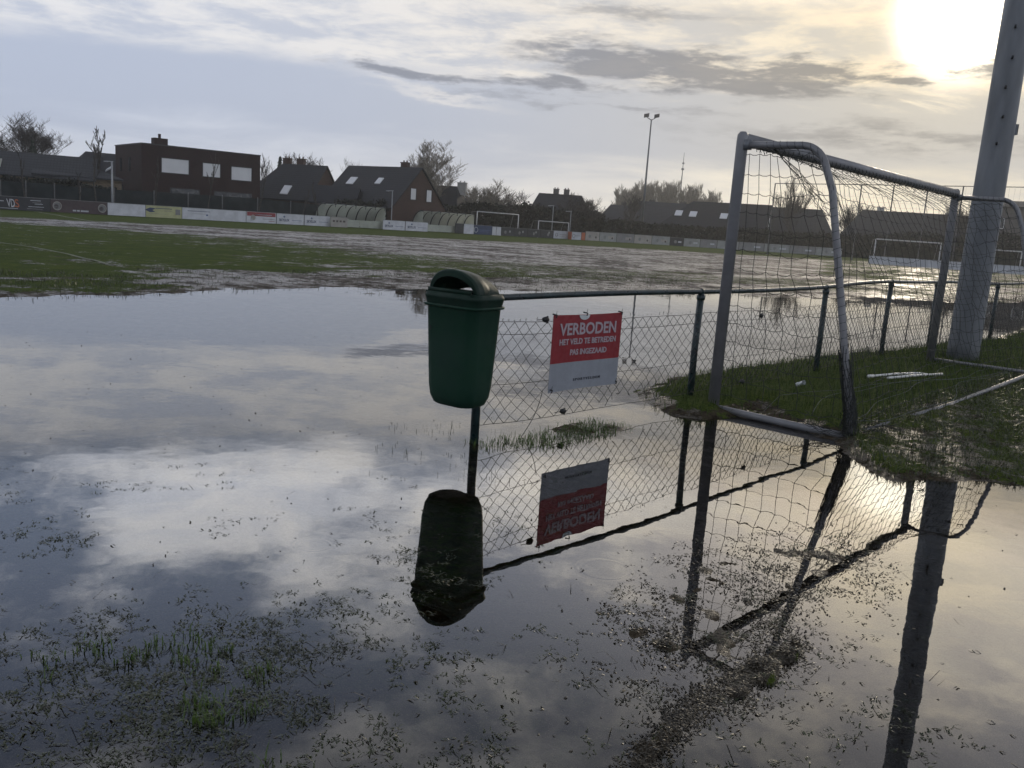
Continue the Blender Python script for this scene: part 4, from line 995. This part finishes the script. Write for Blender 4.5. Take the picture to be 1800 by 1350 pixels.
wallrow('screen_fence', [(-60, 316, 2.2), (0, 318, 2.2), (45, 320, 2.2), (95, 324, 2.2), (140, 329, 2.2), (200, 333, 2.2), (270, 337, 2.2), (330, 341, 2.2), (390, 345, 2.2), (452, 349, 2.2), (510, 355, 3.2), (560, 360, 4.6), (630, 364, 5.0)], 0, 'tall dark green windbreak fence running behind the boards on the left', 'fence', M['screen'])
def leaf_mass(px0, px1, ytops, tb, name, lab, cat, m=None, depth=1.6, n=2600, size=.16, group=None, kind=None):
    a, b = bpos(px0, tb), bpos(px1, tb); L = math.hypot(b[0]-a[0], b[1]-a[1]); u = ((b[0]-a[0])/L, (b[1]-a[1])/L); nn_ = (-u[1], u[0])
    us = rng.random(n); zt = np.interp(us, np.linspace(0, 1, len(ytops)), [hfor(px0+(px1-px0)*i/(len(ytops)-1), yy, math.hypot(*bpos(px0+(px1-px0)*i/(len(ytops)-1), tb))) for i, yy in enumerate(ytops)])
    zt = zt*(1+.16*(fbm(us*L, us*0, .6, 4, int(px0) % 97)-.5)+.05*rng.normal(size=n))
    zz = zt*np.sqrt(rng.random(n)); dd = (rng.random(n)-.5)*depth*np.clip(1.2-(zz/zt)**3, .2, 1)
    V = np.zeros((n, 4, 3)); C = np.stack([us*L*u[0]+dd*nn_[0], us*L*u[1]+dd*nn_[1], zz], 1)
    d1 = rng.normal(size=(n, 3)); d1 /= np.linalg.norm(d1, axis=1)[:, None]; d2 = np.cross(d1, rng.normal(size=(n, 3))); d2 /= np.linalg.norm(d2, axis=1)[:, None]
    s_ = size*rng.uniform(.5, 1.3, n)[:, None]
    for i, (p_, q_) in enumerate(((-1, 0), (0, -.7), (1, 0), (0, .7))): V[:, i] = C+d1*s_*p_+d2*s_*q_
    F = np.arange(4*n).reshape(n, 4); me = np_mesh(name, V.reshape(-1, 3), F, [m or M['hedge']], False)
    th = thing(name, lab, cat, (a[0], a[1], 0), 0, group); put('foliage', me, th)
    g = MB(); zc = float(np.min(zt))*.82
    g.prism([(-nn_[0]*.25, -nn_[1]*.25, 0), (L*u[0]-nn_[0]*.25, L*u[1]-nn_[1]*.25, 0), (L*u[0]-nn_[0]*.25, L*u[1]-nn_[1]*.25, zc), (-nn_[0]*.25, -nn_[1]*.25, zc)], (nn_[0]*.5, nn_[1]*.5, 0)); g.build('inner_growth', m or M['hedge'], th)
    return th
leaf_mass(-60, 60, [316, 314, 316, 319], 6, 'hedge', 'dark hedge behind the windbreak below the low buildings', 'hedge', n=2600)
leaf_mass(55, 205, [316, 318, 322, 330, 333], 6, 'hedge', 'dark hedge between the low buildings and the flat brick house', 'hedge', n=3200)
leaf_mass(590, 700, [352, 350, 356, 352, 362], 5, 'hedge', 'dark shrubs behind the left dugout', 'hedge', n=2200)
leaf_mass(698, 800, [368, 358, 354, 362, 364], 8, 'hedge', 'big dark bushes between the two dugouts', 'hedge', n=3400, size=.22)
leaf_mass(795, 945, [364, 362, 358, 363, 364, 360, 366], 10, 'hedge', 'high dark shrub belt behind the far goals', 'hedge', n=5200, size=.22)
leaf_mass(940, 1060, [360, 366, 372, 376, 372, 380], 7, 'hedge', 'dark shrubs in front of the hipped house', 'hedge', n=3600, size=.22)
leaf_mass(1055, 1170, [388, 386, 389, 394, 393], 5, 'hedge', 'low clipped hedge left of the far floodlight', 'hedge', n=2600, size=.18)
leaf_mass(1165, 1350, [395, 398, 401, 404], 5, 'hedge', 'long low hedge behind the hazy boards', 'hedge', n=3800, size=.2)
leaf_mass(1345, 1520, [408, 409, 411, 412, 414], 4, 'hedge', 'low hedge seen through the near side net', 'hedge', n=3600, size=.2)
leaf_mass(1515, 1690, [412, 414, 410, 414, 418], 4, 'hedge', 'hedge seen behind the far goal', 'hedge', n=3800, size=.2)
leaf_mass(1685, 1900, [414, 412, 415, 418, 418], 4, 'hedge', 'hedge at the right edge behind the mast', 'hedge', n=3800, size=.2)

# ------------------------------------------------------------------ houses
def house(name, lab, px, dist, yaw, L, Wd, ze, zr, wall, roofm, hipl=0, hipr=0, chim=(), wins=(), sky=(), over=.35, group='brick houses behind the pitch', chimm=None, cat='house'):
    a = azimuth(px, 400); x0, y0 = dist*sin(a), dist*cos(a)
    th = thing(name, lab, cat, (x0, y0, 0), -a+radians(yaw), group)
    g = MB(); l, w = L/2, Wd/2
    g.box(-l, l, -w, w, 0, ze)
    if hipr < .8: g.prism([(l-.30, -w, ze+.001), (l-.30, w, ze+.001), (l-.30, 0, zr-.10)], (.298, 0, 0))
    if hipl < .8: g.prism([(-l+.002, -w, ze+.001), (-l+.002, w, ze+.001), (-l+.002, 0, zr-.10)], (.298, 0, 0))
    g.build('wall', wall, th)
    sl_ = (zr-ze)/w; lo, wo = l+over*.5, w+over; zo = ze-over*sl_
    rl, rr_ = -lo+hipl, lo-hipr
    g = MB(); tk = .14
    E1, E2, E3, E4 = (-lo, -wo, zo), (lo, -wo, zo), (lo, wo, zo), (-lo, wo, zo); R1, R2 = (rl, 0, zr), (rr_, 0, zr)
    def slab(poly): g.prism([tuple(p) for p in poly], (0, 0, tk))
    slab([E1, E2, R2, R1]); 
    slab([(E3[0], E3[1], E3[2]), E4, R1, R2])
    if hipr >= .8: slab([E2, E3, R2])
    if hipl >= .8: slab([E4, E1, R1])
    rf = g.build('roof', roofm, th)
    for c in chim:
        cx, cw, ch = c[:3]; cy = c[3] if len(c) > 3 else 0.3
        g = MB(); g.box(cx-cw/2, cx+cw/2, cy-.3, cy+.3, zr-1.0, zr+ch); g.box(cx-cw/2-.06, cx+cw/2+.06, cy-.36, cy+.36, zr+ch+.001, zr+ch+.09)
        for k in (-.25, .25): g.tube([(cx+k*cw, cy, zr+ch+.09), (cx+k*cw, cy, zr+ch+.30)], .09, 7)
        co = g.build('chimney', chimm or wall, rf)
    for (side, u, z, ww, wh, m_) in wins:
        g = MB(); f_ = MB(); p = MB(); fw = .07
        def bx(mb, a0, a1, z0, z1, o0, o1):
            if side == 'front': mb.box(a0, a1, -w-o1, -w-o0, z0, z1)
            elif side == 'right': mb.box(l+o0, l+o1, a0, a1, z0, z1)
            else: mb.box(-l-o1, -l-o0, a0, a1, z0, z1)
        if m_ is None: continue
        for q in ((u-ww/2-fw, u-ww/2, z-fw, z+wh+fw), (u+ww/2, u+ww/2+fw, z-fw, z+wh+fw), (u-ww/2, u+ww/2, z-fw, z), (u-ww/2, u+ww/2, z+wh, z+wh+fw)): bx(f_, q[0], q[1], q[2], q[3], .002, .07)
        fo = f_.build('window', M['white'] if m_ is not M['shutter'] else M['capmetal'], th)
        bx(p, u-ww/2, u+ww/2, z, z+wh, .002, .03); p.build('pane', m_, fo)
    for (u, f, ww, wh, m_) in sky:      # roof windows on the front slope; f = 0 eave .. 1 ridge
        def pt(du, df, o): ff_ = f+df; return (u+du, -wo+(wo)*ff_, zo+(zr-zo)*ff_+tk+o)
        g = MB(); df = wh/2/math.hypot(wo, zr-zo); g.prism([pt(-ww/2, -df, .0), pt(ww/2, -df, .0), pt(ww/2, df, 0), pt(-ww/2, df, 0)], (0, -.05, .07))
        g.build('roof_window', m_, rf)
    return th
SW_ = M['shutter']; GL = M['glass']
# modern flat roofed house
a_ = azimuth(249, 340); fd = 101; th = thing('flat_roofed_house', 'big dark brick house with flat roof and three white shutters', 'house', ((fd+3)*sin(a_+.045), (fd+3)*cos(a_+.045), 0), -a_+radians(16), 'brick houses behind the pitch')
hL, hW, hH = 12.4, 9.5, 6.95; l, w = hL/2, hW/2
g = MB(); g.box(-l, l, -w, w, 0, hH); g.build('wall', M['brickdark'], th)
g = MB(); g.box(-l-.05, l+.05, -w-.05, w+.05, hH+.001, hH+.12); rf = g.build('roof', M['capmetal'], th)
g = MB(); g.box(-l+2.2, -l+3.6, -1.5, -.5, hH+.121, hH+.95); g.tube([(-l+2.9, -1, hH+.95), (-l+2.9, -1, hH+1.4)], .15, 8); g.build('chimney', M['brickdark'], rf)
for (u, z, ww, wh, m_) in [(-2.9, 4.35, 2.7, 1.4, SW_), (.85, 4.3, 1.8, 1.35, SW_), (4.1, 4.2, 2.2, 1.35, SW_), (-1.9, 1.2, 2.9, 1.6, GL), (3.2, 1.0, 4.0, 1.8, GL)]:
    f_ = MB(); fw = .08
    for q in ((u-ww/2-fw, u-ww/2, z-fw, z+wh+fw), (u+ww/2, u+ww/2+fw, z-fw, z+wh+fw), (u-ww/2, u+ww/2, z-fw, z), (u-ww/2, u+ww/2, z+wh, z+wh+fw)): f_.box(q[0], q[1], -w-.06, -w-.002, q[2], q[3])
    fo = f_.build('window', M['capmetal'], th); p_ = MB(); p_.box(u-ww/2, u+ww/2, -w-.03, -w-.002, z, z+wh); p_.build('pane', m_, fo)
for (v_, z, ww, wh) in [(2.6, 4.3, .7, 1.4), (-.6, 4.3, .7, 1.4), (2.4, 1.4, .8, 1.5)]:
    f_ = MB(); f_.box(-l-.05, -l-.002, v_-ww/2, v_+ww/2, z, z+wh); f_.build('window', GL, th)
house('gabled_house', 'dark gabled roof just left of the flat roofed house', 188, 112, 10, 9, 10, 3.2, 6.2, M['brickdark'], M['tiledark'], 2.6, 0)
# low buildings at the far left
house('low_house', 'long dark roofed low house at the far left edge', 12, 108, 8, 15, 9, 2.8, 5.1, M['brickdark'], M['tiledark'], sky=[(1.8, .5, 2.0, 1.2, M['solar'])])
house('barn', 'low brown barn with pale timber front at the left', 66, 98, -6, 10.5, 7, 3.0, 5.0, M['timber'], M['tilegrey'], 2.2, .0, wins=[('front', 2.5, 1.2, 1.2, 1.0, GL)], sky=[(-3.6, .45, 2.0, 1.5, M['shell'])])
house('shed', 'low flat shed roof between the barn and the flat roofed house', 138, 97, 2, 7.5, 5, 3.2, 4.0, M['timber'], M['tilegrey'], .2, 2.2)
# brown brick pair
house('brick_house', 'dark roofed brick house with twin chimneys right of the flat roofed house', 516, 113, -30, 8.6, 8.6, 2.8, 6.8, M['brickbrown'], M['tiledark'], 2.8, 0, chim=[(-1.2, .95, .75), (.7, .95, .75)], wins=[('right', -1.2, 3.3, .9, 1.1, GL), ('right', 1.2, 3.3, .9, 1.1, GL)], sky=[(.9, .25, 1.0, 1.5, SW_)])
house('brick_house', 'brick house with steep roof, two roof windows and pale gable windows behind the left dugout', 672, 106, -42, 11.2, 9.4, 2.6, 7.0, M['brickbrown'], M['tiledark'], 0, 0, chim=[(2.9, .9, .6)], wins=[('right', -1.3, 3.5, .9, 1.2, SW_), ('right', 1.5, 3.4, .9, 1.3, SW_), ('front', -1.2, 1.1, 1.6, 1.3, SW_), ('front', 2.4, 1.1, 1.6, 1.3, SW_), ('front', 4.2, 1.1, .8, 1.3, GL)], sky=[(-3.2, .60, 1.1, 1.2, SW_), (1.0, .62, .8, 1.0, SW_)])
house('garage', 'small dark roofed annex between the two brown brick houses', 590, 104, -10, 5, 5, 2.6, 4.3, M['brickbrown'], M['tiledark'], 0, 0)
house('brick_house', 'dark roof with solar panel and white chimney behind the birch', 772, 122, -20, 7.4, 8, 2.8, 5.9, M['brickgrey'], M['tiledark'], 0, 1.6, chim=[(2.9, 1.2, .6)], chimm=M['render'], sky=[(-.4, .65, 1.8, 1.7, M['solar'])])
house('hipped_house', 'dark grey house with hipped roof and twin chimneys, alone in the middle', 983, 141, 0, 10.6, 9, 2.8, 6.5, M['brickgrey'], M['tiledark'], 1.9, 2.3, chim=[(-.9, .9, .85), (.75, .9, .85)])
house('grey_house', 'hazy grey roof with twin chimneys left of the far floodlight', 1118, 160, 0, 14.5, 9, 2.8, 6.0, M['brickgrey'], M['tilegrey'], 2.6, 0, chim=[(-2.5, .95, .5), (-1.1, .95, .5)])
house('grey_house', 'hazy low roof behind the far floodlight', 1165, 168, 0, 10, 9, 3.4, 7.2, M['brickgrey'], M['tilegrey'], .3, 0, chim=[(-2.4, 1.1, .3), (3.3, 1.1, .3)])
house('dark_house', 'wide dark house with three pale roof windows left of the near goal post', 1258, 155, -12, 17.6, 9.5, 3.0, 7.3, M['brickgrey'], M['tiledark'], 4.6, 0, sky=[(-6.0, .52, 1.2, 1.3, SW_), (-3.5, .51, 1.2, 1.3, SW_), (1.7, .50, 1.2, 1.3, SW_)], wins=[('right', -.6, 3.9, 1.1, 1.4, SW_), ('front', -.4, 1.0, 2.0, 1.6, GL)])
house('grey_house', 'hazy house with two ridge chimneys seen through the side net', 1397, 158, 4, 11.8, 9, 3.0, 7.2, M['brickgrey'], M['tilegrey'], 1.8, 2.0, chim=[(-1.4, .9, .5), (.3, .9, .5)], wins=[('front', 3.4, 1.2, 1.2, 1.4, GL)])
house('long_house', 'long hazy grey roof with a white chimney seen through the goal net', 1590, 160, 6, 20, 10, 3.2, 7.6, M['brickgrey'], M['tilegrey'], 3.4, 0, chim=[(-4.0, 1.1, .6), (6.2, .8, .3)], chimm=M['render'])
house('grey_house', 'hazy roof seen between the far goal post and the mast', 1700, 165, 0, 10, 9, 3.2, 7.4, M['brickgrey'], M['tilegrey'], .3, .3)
house('apartment_block', 'tall grey building behind the mast at the right edge', 1800, 150, 4, 12, 10, 8.6, 9.6, M['brickgrey'], M['tilegrey'], .2, .2, wins=[('front', -3.6, 5.6, 1.3, 1.3, GL), ('front', .6, 5.6, 1.3, 1.3, GL), ('front', 3.4, 5.6, 1.3, 1.3, SW_)])

# ------------------------------------------------------------------ trees
def grow(seed, h, spread=.55, levels=5, kids=3, r0=.16, upb=.25, first=.28, twr=.018, ratio=.72, lean=0.0):
    R_ = random.Random(seed); tr, cr = MB(), MB()
    def branch(p, d, L, r, lev):
        n = 4 if lev < 2 else (3 if lev < 4 else 2); pts = [p.copy()]; q = p.copy(); dd = d.copy()
        for i in range(n):
            dd = (dd+Vector((R_.gauss(0, .13), R_.gauss(0, .13), R_.gauss(0, .08)+upb*.12))).normalized(); q = q+dd*(L/n); pts.append(q.copy())
        r1 = max(twr*.6, r*.45)
        rad_ = [r+(r1-r)*i/n for i in range(n+1)]
        (tr if lev < 2 else cr).tube(pts, rad_, 6 if lev < 1 else (5 if lev < 2 else 3), False)
        if lev >= levels: return
        kk = kids+(2 if lev == 0 else 0)
        for k in range(kk):
            f = first+(1-first)*(k+R_.random())/kk if lev == 0 else .25+.75*(k+R_.random()*.8)/kk
            f = min(f, .98); i = int(f*n); u = f*n-i; b = pts[i].lerp(pts[min(i+1, n)], u)
            ax = Vector((R_.gauss(0, 1), R_.gauss(0, 1), 0)).normalized()
            nd = (dd*(1-spread)+ax*spread*R_.uniform(.7, 1.3)+Vector((0, 0, upb))).normalized()
            branch(b, nd, L*ratio*R_.uniform(.75, 1.1)*(1-.25*f if lev == 0 else 1), max(twr, rad_[min(i, n)]*.55), lev+1)
    branch(Vector((0, 0, -.1)), Vector((lean, 0, 1)).normalized(), h*.62 if levels > 1 else h, r0, 0)
    # scale so the tree is exactly h high
    mz = max(v[2] for v in tr.v+cr.v) or 1; k = h/mz
    for mb in (tr, cr): mb.v = [(a*k, b*k, c*k) for a, b, c in mb.v]
    return tr.mesh('trunk', M['bark'], True), cr.mesh('crown', M['twig'])
PROTO = {}
def tree(name, lab, px, ytop, dist, seed, group=None, wx=1.0, pale=False, base=0.0, proto=None, **kw):
    x, y, z = at(px, ytop, dist)
    key = (proto, pale) if proto else None
    if key in PROTO: tm, cm, zh = PROTO[key]
    else:
        tm, cm = grow(seed, z-base, **kw); zh = z-base
        if key: PROTO[key] = (tm, cm, zh)
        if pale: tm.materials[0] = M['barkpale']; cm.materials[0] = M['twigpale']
    th = thing(name, lab, 'tree', (x, y, base), random.uniform(0, 6.28) if wx == 1 else 0, group)
    t_ = bpy.data.objects.new('trunk', tm); COL.objects.link(t_); t_.parent = th
    c_ = bpy.data.objects.new('crown', cm); COL.objects.link(c_); c_.parent = th
    th.scale = (wx, wx, 1) if key is None else (wx*(z-base)/zh, wx*(z-base)/zh, (z-base)/zh)
    return th
tree('bare_tree', 'wide bare tree above the low roofs at the far left', 52, 196, 118, 11, levels=6, kids=4, spread=.62, r0=.30, first=.2, twr=.018, ratio=.72, upb=.30, wx=1.0)
tree('bare_tree', 'bare tree cut off by the left edge of the photo', -16, 200, 120, 12, levels=6, kids=3, spread=.6, r0=.28, twr=.022, first=.2, wx=1.15)
tree('bare_tree', 'slender bare tree left of the flat roofed house', 168, 222, 100, 13, levels=4, kids=4, spread=.34, r0=.11, upb=.45, twr=.026, ratio=.42)
tree('bare_tree', 'low bare bush like tree between barn and flat roofed house', 147, 268, 108, 14, levels=4, kids=5, spread=.5, r0=.06, upb=.4, twr=.016)
tree('bare_tree', 'round bare treetop behind the twin chimneys', 549, 268, 150, 15, levels=5, kids=4, spread=.55, r0=.25, twr=.03)
tree('bare_tree', 'thin bare tree at the right corner of the flat roofed house', 472, 272, 125, 16, levels=4, kids=4, spread=.4, r0=.09, upb=.4, twr=.018)
tree('bare_tree', 'thin bare tree top showing over the steep roof ridge', 642, 276, 150, 17, levels=4, kids=4, spread=.35, r0=.1, upb=.5, twr=.02)
tree('birch_tree', 'tall bare birch, left stem of the pair above the solar roof', 749, 244, 118, 18, levels=5, kids=5, spread=.50, r0=.14, upb=.25, twr=.016, ratio=.60, pale=True, wx=1.1, group='pair of tall birches')
tree('birch_tree', 'tall bare birch, right stem of the pair above the solar roof', 768, 246, 120, 19, levels=5, kids=5, spread=.52, r0=.15, upb=.2, twr=.016, ratio=.62, pale=True, wx=1.1, group='pair of tall birches')
for k, (px, yt, lv, pw) in enumerate([(808, 322, 4, .5), (826, 318, 4, .5), (846, 324, 4, .5), (873, 314, 5, .45), (896, 330, 4, .5), (912, 334, 4, .5), (1026, 338, 4, .5), (1046, 341, 4, .5)]):
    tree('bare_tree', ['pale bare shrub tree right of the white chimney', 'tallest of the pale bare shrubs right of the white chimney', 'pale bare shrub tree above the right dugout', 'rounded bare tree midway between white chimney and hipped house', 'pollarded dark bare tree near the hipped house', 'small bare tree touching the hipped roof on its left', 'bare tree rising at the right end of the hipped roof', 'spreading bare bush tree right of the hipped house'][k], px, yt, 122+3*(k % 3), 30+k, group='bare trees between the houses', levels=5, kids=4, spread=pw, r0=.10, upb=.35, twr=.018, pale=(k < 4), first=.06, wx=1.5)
tree('pollard_tree', 'dark knobbly pollarded tree left of the far floodlight', 1106, 334, 150, 44, levels=4, kids=4, spread=.5, r0=.28, twr=.035, upb=.3)
for k, (px, yt) in enumerate([(1098, 328), (1110, 322), (1122, 317), (1135, 314), (1148, 312), (1161, 312.5), (1174, 314), (1187, 315.5), (1200, 317.5), (1213, 320), (1225, 324), (1237, 328), (1248, 334), (1257, 341)]):
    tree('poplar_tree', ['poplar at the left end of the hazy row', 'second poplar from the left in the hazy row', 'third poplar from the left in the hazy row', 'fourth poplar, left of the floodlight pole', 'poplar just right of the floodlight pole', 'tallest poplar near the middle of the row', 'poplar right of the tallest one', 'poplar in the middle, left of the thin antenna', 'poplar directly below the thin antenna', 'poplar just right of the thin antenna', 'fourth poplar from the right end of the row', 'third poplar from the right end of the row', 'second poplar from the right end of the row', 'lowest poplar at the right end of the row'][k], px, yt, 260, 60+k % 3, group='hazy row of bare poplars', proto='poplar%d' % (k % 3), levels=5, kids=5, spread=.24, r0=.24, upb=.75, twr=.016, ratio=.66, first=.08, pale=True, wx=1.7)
tree('bare_tree', 'broad bare tree seen through the side net near the leaning frame', 1415, 296, 150, 80, levels=6, kids=3, spread=.36, r0=.25, upb=.55, twr=.022, ratio=.72, first=.12, wx=1.1)
tree('bare_tree', 'second bare tree seen through the side net', 1392, 312, 158, 81, levels=5, kids=4, spread=.36, r0=.2, upb=.5, twr=.025, first=.12)
tree('bare_tree', 'bare tree seen right behind the leaning net frame', 1500, 352, 160, 82, levels=5, kids=4, spread=.5, r0=.16, upb=.3, twr=.024)
tree('bare_tree', 'small bare tree seen through the back net', 1522, 350, 168, 83, levels=5, kids=4, spread=.5, r0=.16, upb=.3, twr=.024)
tree('bare_tree', 'bare treetop seen in the gap between far post and mast', 1704, 338, 160, 84, levels=5, kids=4, spread=.5, r0=.2, upb=.3, twr=.024)
def conifer(px, yt, dist, lab, seed):
    x, y, z = at(px, yt, dist); R_ = random.Random(seed); th = thing('conifer', lab, 'tree', (x, y, 0))
    g = MB(); g.tube([(0, 0, 0), (0, 0, z)], [.16, .02], 6); g.build('trunk', M['bark'], th)
    g = MB(); n = int(z*5)
    for i in range(n):
        zz1 = z*(.2+.8*i/n); rr1 = (z-zz1)*.30+.12
        for k in range(7):
            a = R_.uniform(0, 6.28); L_ = rr1*R_.uniform(.6, 1.15); g.tube([(0, 0, zz1), (L_*.5*cos(a), L_*.5*sin(a), zz1-.03), (L_*cos(a), L_*sin(a), zz1-.18*L_-.05)], [.10, .11, .03], 4, False)
    g.build('crown', M['needle'], th)
conifer(493, 274, 118, 'small dark fir behind the dark roof left of the twin chimneys', 3)
conifer(57, 244, 114, 'dark fir in front of the wide bare tree at the left', 4)
for k, (px, yt) in enumerate([(41, 258), (139, 300), (171, 236), (275, 272), (362, 262), (456, 268), (529, 330), (562, 318)]):
    tree('young_tree', ['staked young bare tree in front of the low roofs', 'short staked young tree left of the lamp post', 'tall young bare tree just left of the lamp post', 'young bare tree before the left part of the flat roofed house', 'young bare tree in front of the middle white shutter', 'young bare tree at the right end of the flat roofed house', 'short young tree before the twin chimney house', 'short young tree left of the left dugout'][k], px, yt, bdist(px)[1]+1.2, 100+k, group='young trees planted behind the boards', levels=3, kids=5, spread=.30, r0=.055, upb=.7, twr=.010, ratio=.32, first=.45)

# ------------------------------------------------------------------ poles, lamps, nets in the distance
x, y, z = at(1146, 200, 152)
th = thing('far_floodlight', 'tall thin floodlight pole with two lamps far across the pitch', 'floodlight', (x, y, 0), -azimuth(1140, 400))
zt = z
g = MB(); g.tube([(0, 0, 0), (0, 0, zt*.5), (0, 0, zt-.9)], [.26, .17, .11], 10); g.build('pole', M['galv'], th, True)
g = MB(); g.tube([(-.8, 0, zt-.55), (-.15, 0, zt-.95), (.15, 0, zt-.95), (.85, 0, zt-.5)], .07, 6); g.build('lamp_arm', M['galv'], th, True)
for s in (-1, 1):
    g = MB(); g.prism([(s*.85-.42, -.4, zt-.75), (s*.85+.42, -.4, zt-.55), (s*.85+.42, -.1, zt+.05), (s*.85-.42, -.1, zt-.15)], (0, .45, .1)); g.build('lamp_head', M['capmetal'], th)
x, y, z = at(196.5, 284, bdist(196)[1]+1.0)
th = thing('lamp_post', 'grey lamp post with small floodlight left of the flat roofed house', 'lamp post', (x, y, 0), .3)
g = MB(); g.tube([(0, 0, 0), (0, 0, z)], [.10, .07], 8); g.build('pole', cmat('lamp_grey', (.30, .31, .32)), th, True)
g = MB(); g.tube([(-.45, 0, z), (.1, 0, z)], .045, 6); g.box(-.6, -.3, -.12, .12, z-.06, z+.02); g.build('lamp_arm', cmat('lamp_grey', (.30, .31, .32)), th)
g = MB(); g.prism([(-.48, -.15, z-.75), (-.10, -.15, z-.5), (-.05, .1, z-.35), (-.40, .1, z-.6)], (0, .08, -.12)); g.build('lamp_head', cmat('board_white', B_['white']), th)
for k, (px, yt) in enumerate([(690, 336), (1004, 372), (973, 362)]):
    x, y, z = at(px, yt, bdist(px)[1]+2.5); th = thing('street_pole', ['thin grey pole between the two dugouts', 'thin grey pole beside the orange boards', 'thin grey pole in front of the hipped house'][k], 'pole', (x, y, 0), 0, 'thin poles behind the boards')
    g = MB(); g.tube([(0, 0, 0), (0, 0, z)], .06, 6); g.build('shaft', cmat('lamp_grey', (.30, .31, .32)), th); g = MB(); g.tube([(-.5, 0, z), (.1, 0, z+.05)], .05, 6); g.box(-.7, -.4, -.1, .1, z-.05, z+.05); g.build('lamp_head', cmat('lamp_grey', (.30, .31, .32)), th)
x, y, z = at(1203, 268, 340); th = thing('antenna_mast', 'very thin radio mast rising behind the poplar row', 'antenna', (x, y, 0))
g = MB(); g.tube([(0, 0, 0), (0, 0, z*.6), (0, 0, z)], [.45, .25, .07], 6); g.build('shaft', M['galv'], th); g = MB(); g.box(-.5, .5, -.1, .1, z*.80, z*.82); g.box(-.4, .4, -.1, .1, z*.87, z*.885); g.build('crossarm', M['galv'], th)
# ball stop net
th = thing('ball_stop_net', 'tall ball stop net frame behind the far goal line', 'net')
pp = [at(px, py, 107) for px, py in [(1363, 322.5), (1515, 324.5), (1572, 325.5), (1632, 326.5), (1694, 327.5), (1760, 328.5), (1830, 329.5)]]
for q in pp:
    g = MB(); g.tube([(q[0], q[1], 0), q], .07, 6); g.build('post', M['polewood'], th)
g = MB(); g.tube(pp, .045, 5); g.build('top_cable', M['polewood'], th)
g = MB()
for i in range(14):
    z_ = .6+.5*i; g.tube([(q[0], q[1]-.05, z_) for q in pp], .006, 3, False)
for a, b in zip(pp[:-1], pp[1:]):
    nn2 = int(math.hypot(b[0]-a[0], b[1]-a[1])/.5)
    for i in range(nn2):
        u = (i+.5)/nn2; g.tube([(a[0]+(b[0]-a[0])*u, a[1]-.05+(b[1]-a[1])*u, .2), (a[0]+(b[0]-a[0])*u, a[1]-.05+(b[1]-a[1])*u, a[2]-.1)], .006, 3, False)
g.build('netting', M['cord'], th)

# pitch markings
ml = mat('pitch_line_paint', (.15, .17, .10), .9, .3, 3)
def line(pts, w=.10, name='pitch_line'):
    g = MB(); W_ = [Vector(gnd(*p)) for p in pts]; out_ = []
    for i in range(len(W_)-1):
        n_ = max(2, int((W_[i+1]-W_[i]).length/.4))
        out_ += [W_[i].lerp(W_[i+1], k/n_) for k in range(n_)]
    out_.append(W_[-1]); base = None
    for i, p in enumerate(out_):
        d = (out_[min(i+1, len(out_)-1)]-out_[max(i-1, 0)]).normalized(); n_ = Vector((-d.y, d.x)); a = p+n_*w/2; b = p-n_*w/2
        g.addv([(a.x, a.y, height(a.x, a.y)+.012), (b.x, b.y, height(b.x, b.y)+.012)])
        if i: k = 2*i; g.face(k-2, k-1, k+1, k)
    tag(g.build(name, ml), kind='structure')
line([(-40, 421), (0, 429), (60, 438), (120, 450), (170, 462), (196, 470)], .11)
line([(60, 372), (150, 388), (240, 402)], .25)
line([(1000, 421), (1180, 431), (1460, 450)], .35)
#@@HAZE
hz = bpy.data.materials.new('haze'); hz.use_nodes = True; t = NT(hz.node_tree); t.n.clear()
v = t.node('ShaderNodeVolumePrincipled'); v.inputs['Color'].default_value = (1, .985, .95, 1); v.inputs['Density'].default_value = .00055; v.inputs['Anisotropy'].default_value = .6
t.l.new(v.outputs[0], t.node('ShaderNodeOutputMaterial').inputs['Volume'])
g = MB(); g.box(-1600, 1600, -1600, 1600, -1.3, 42); tag(g.build('haze', hz), kind='stuff')
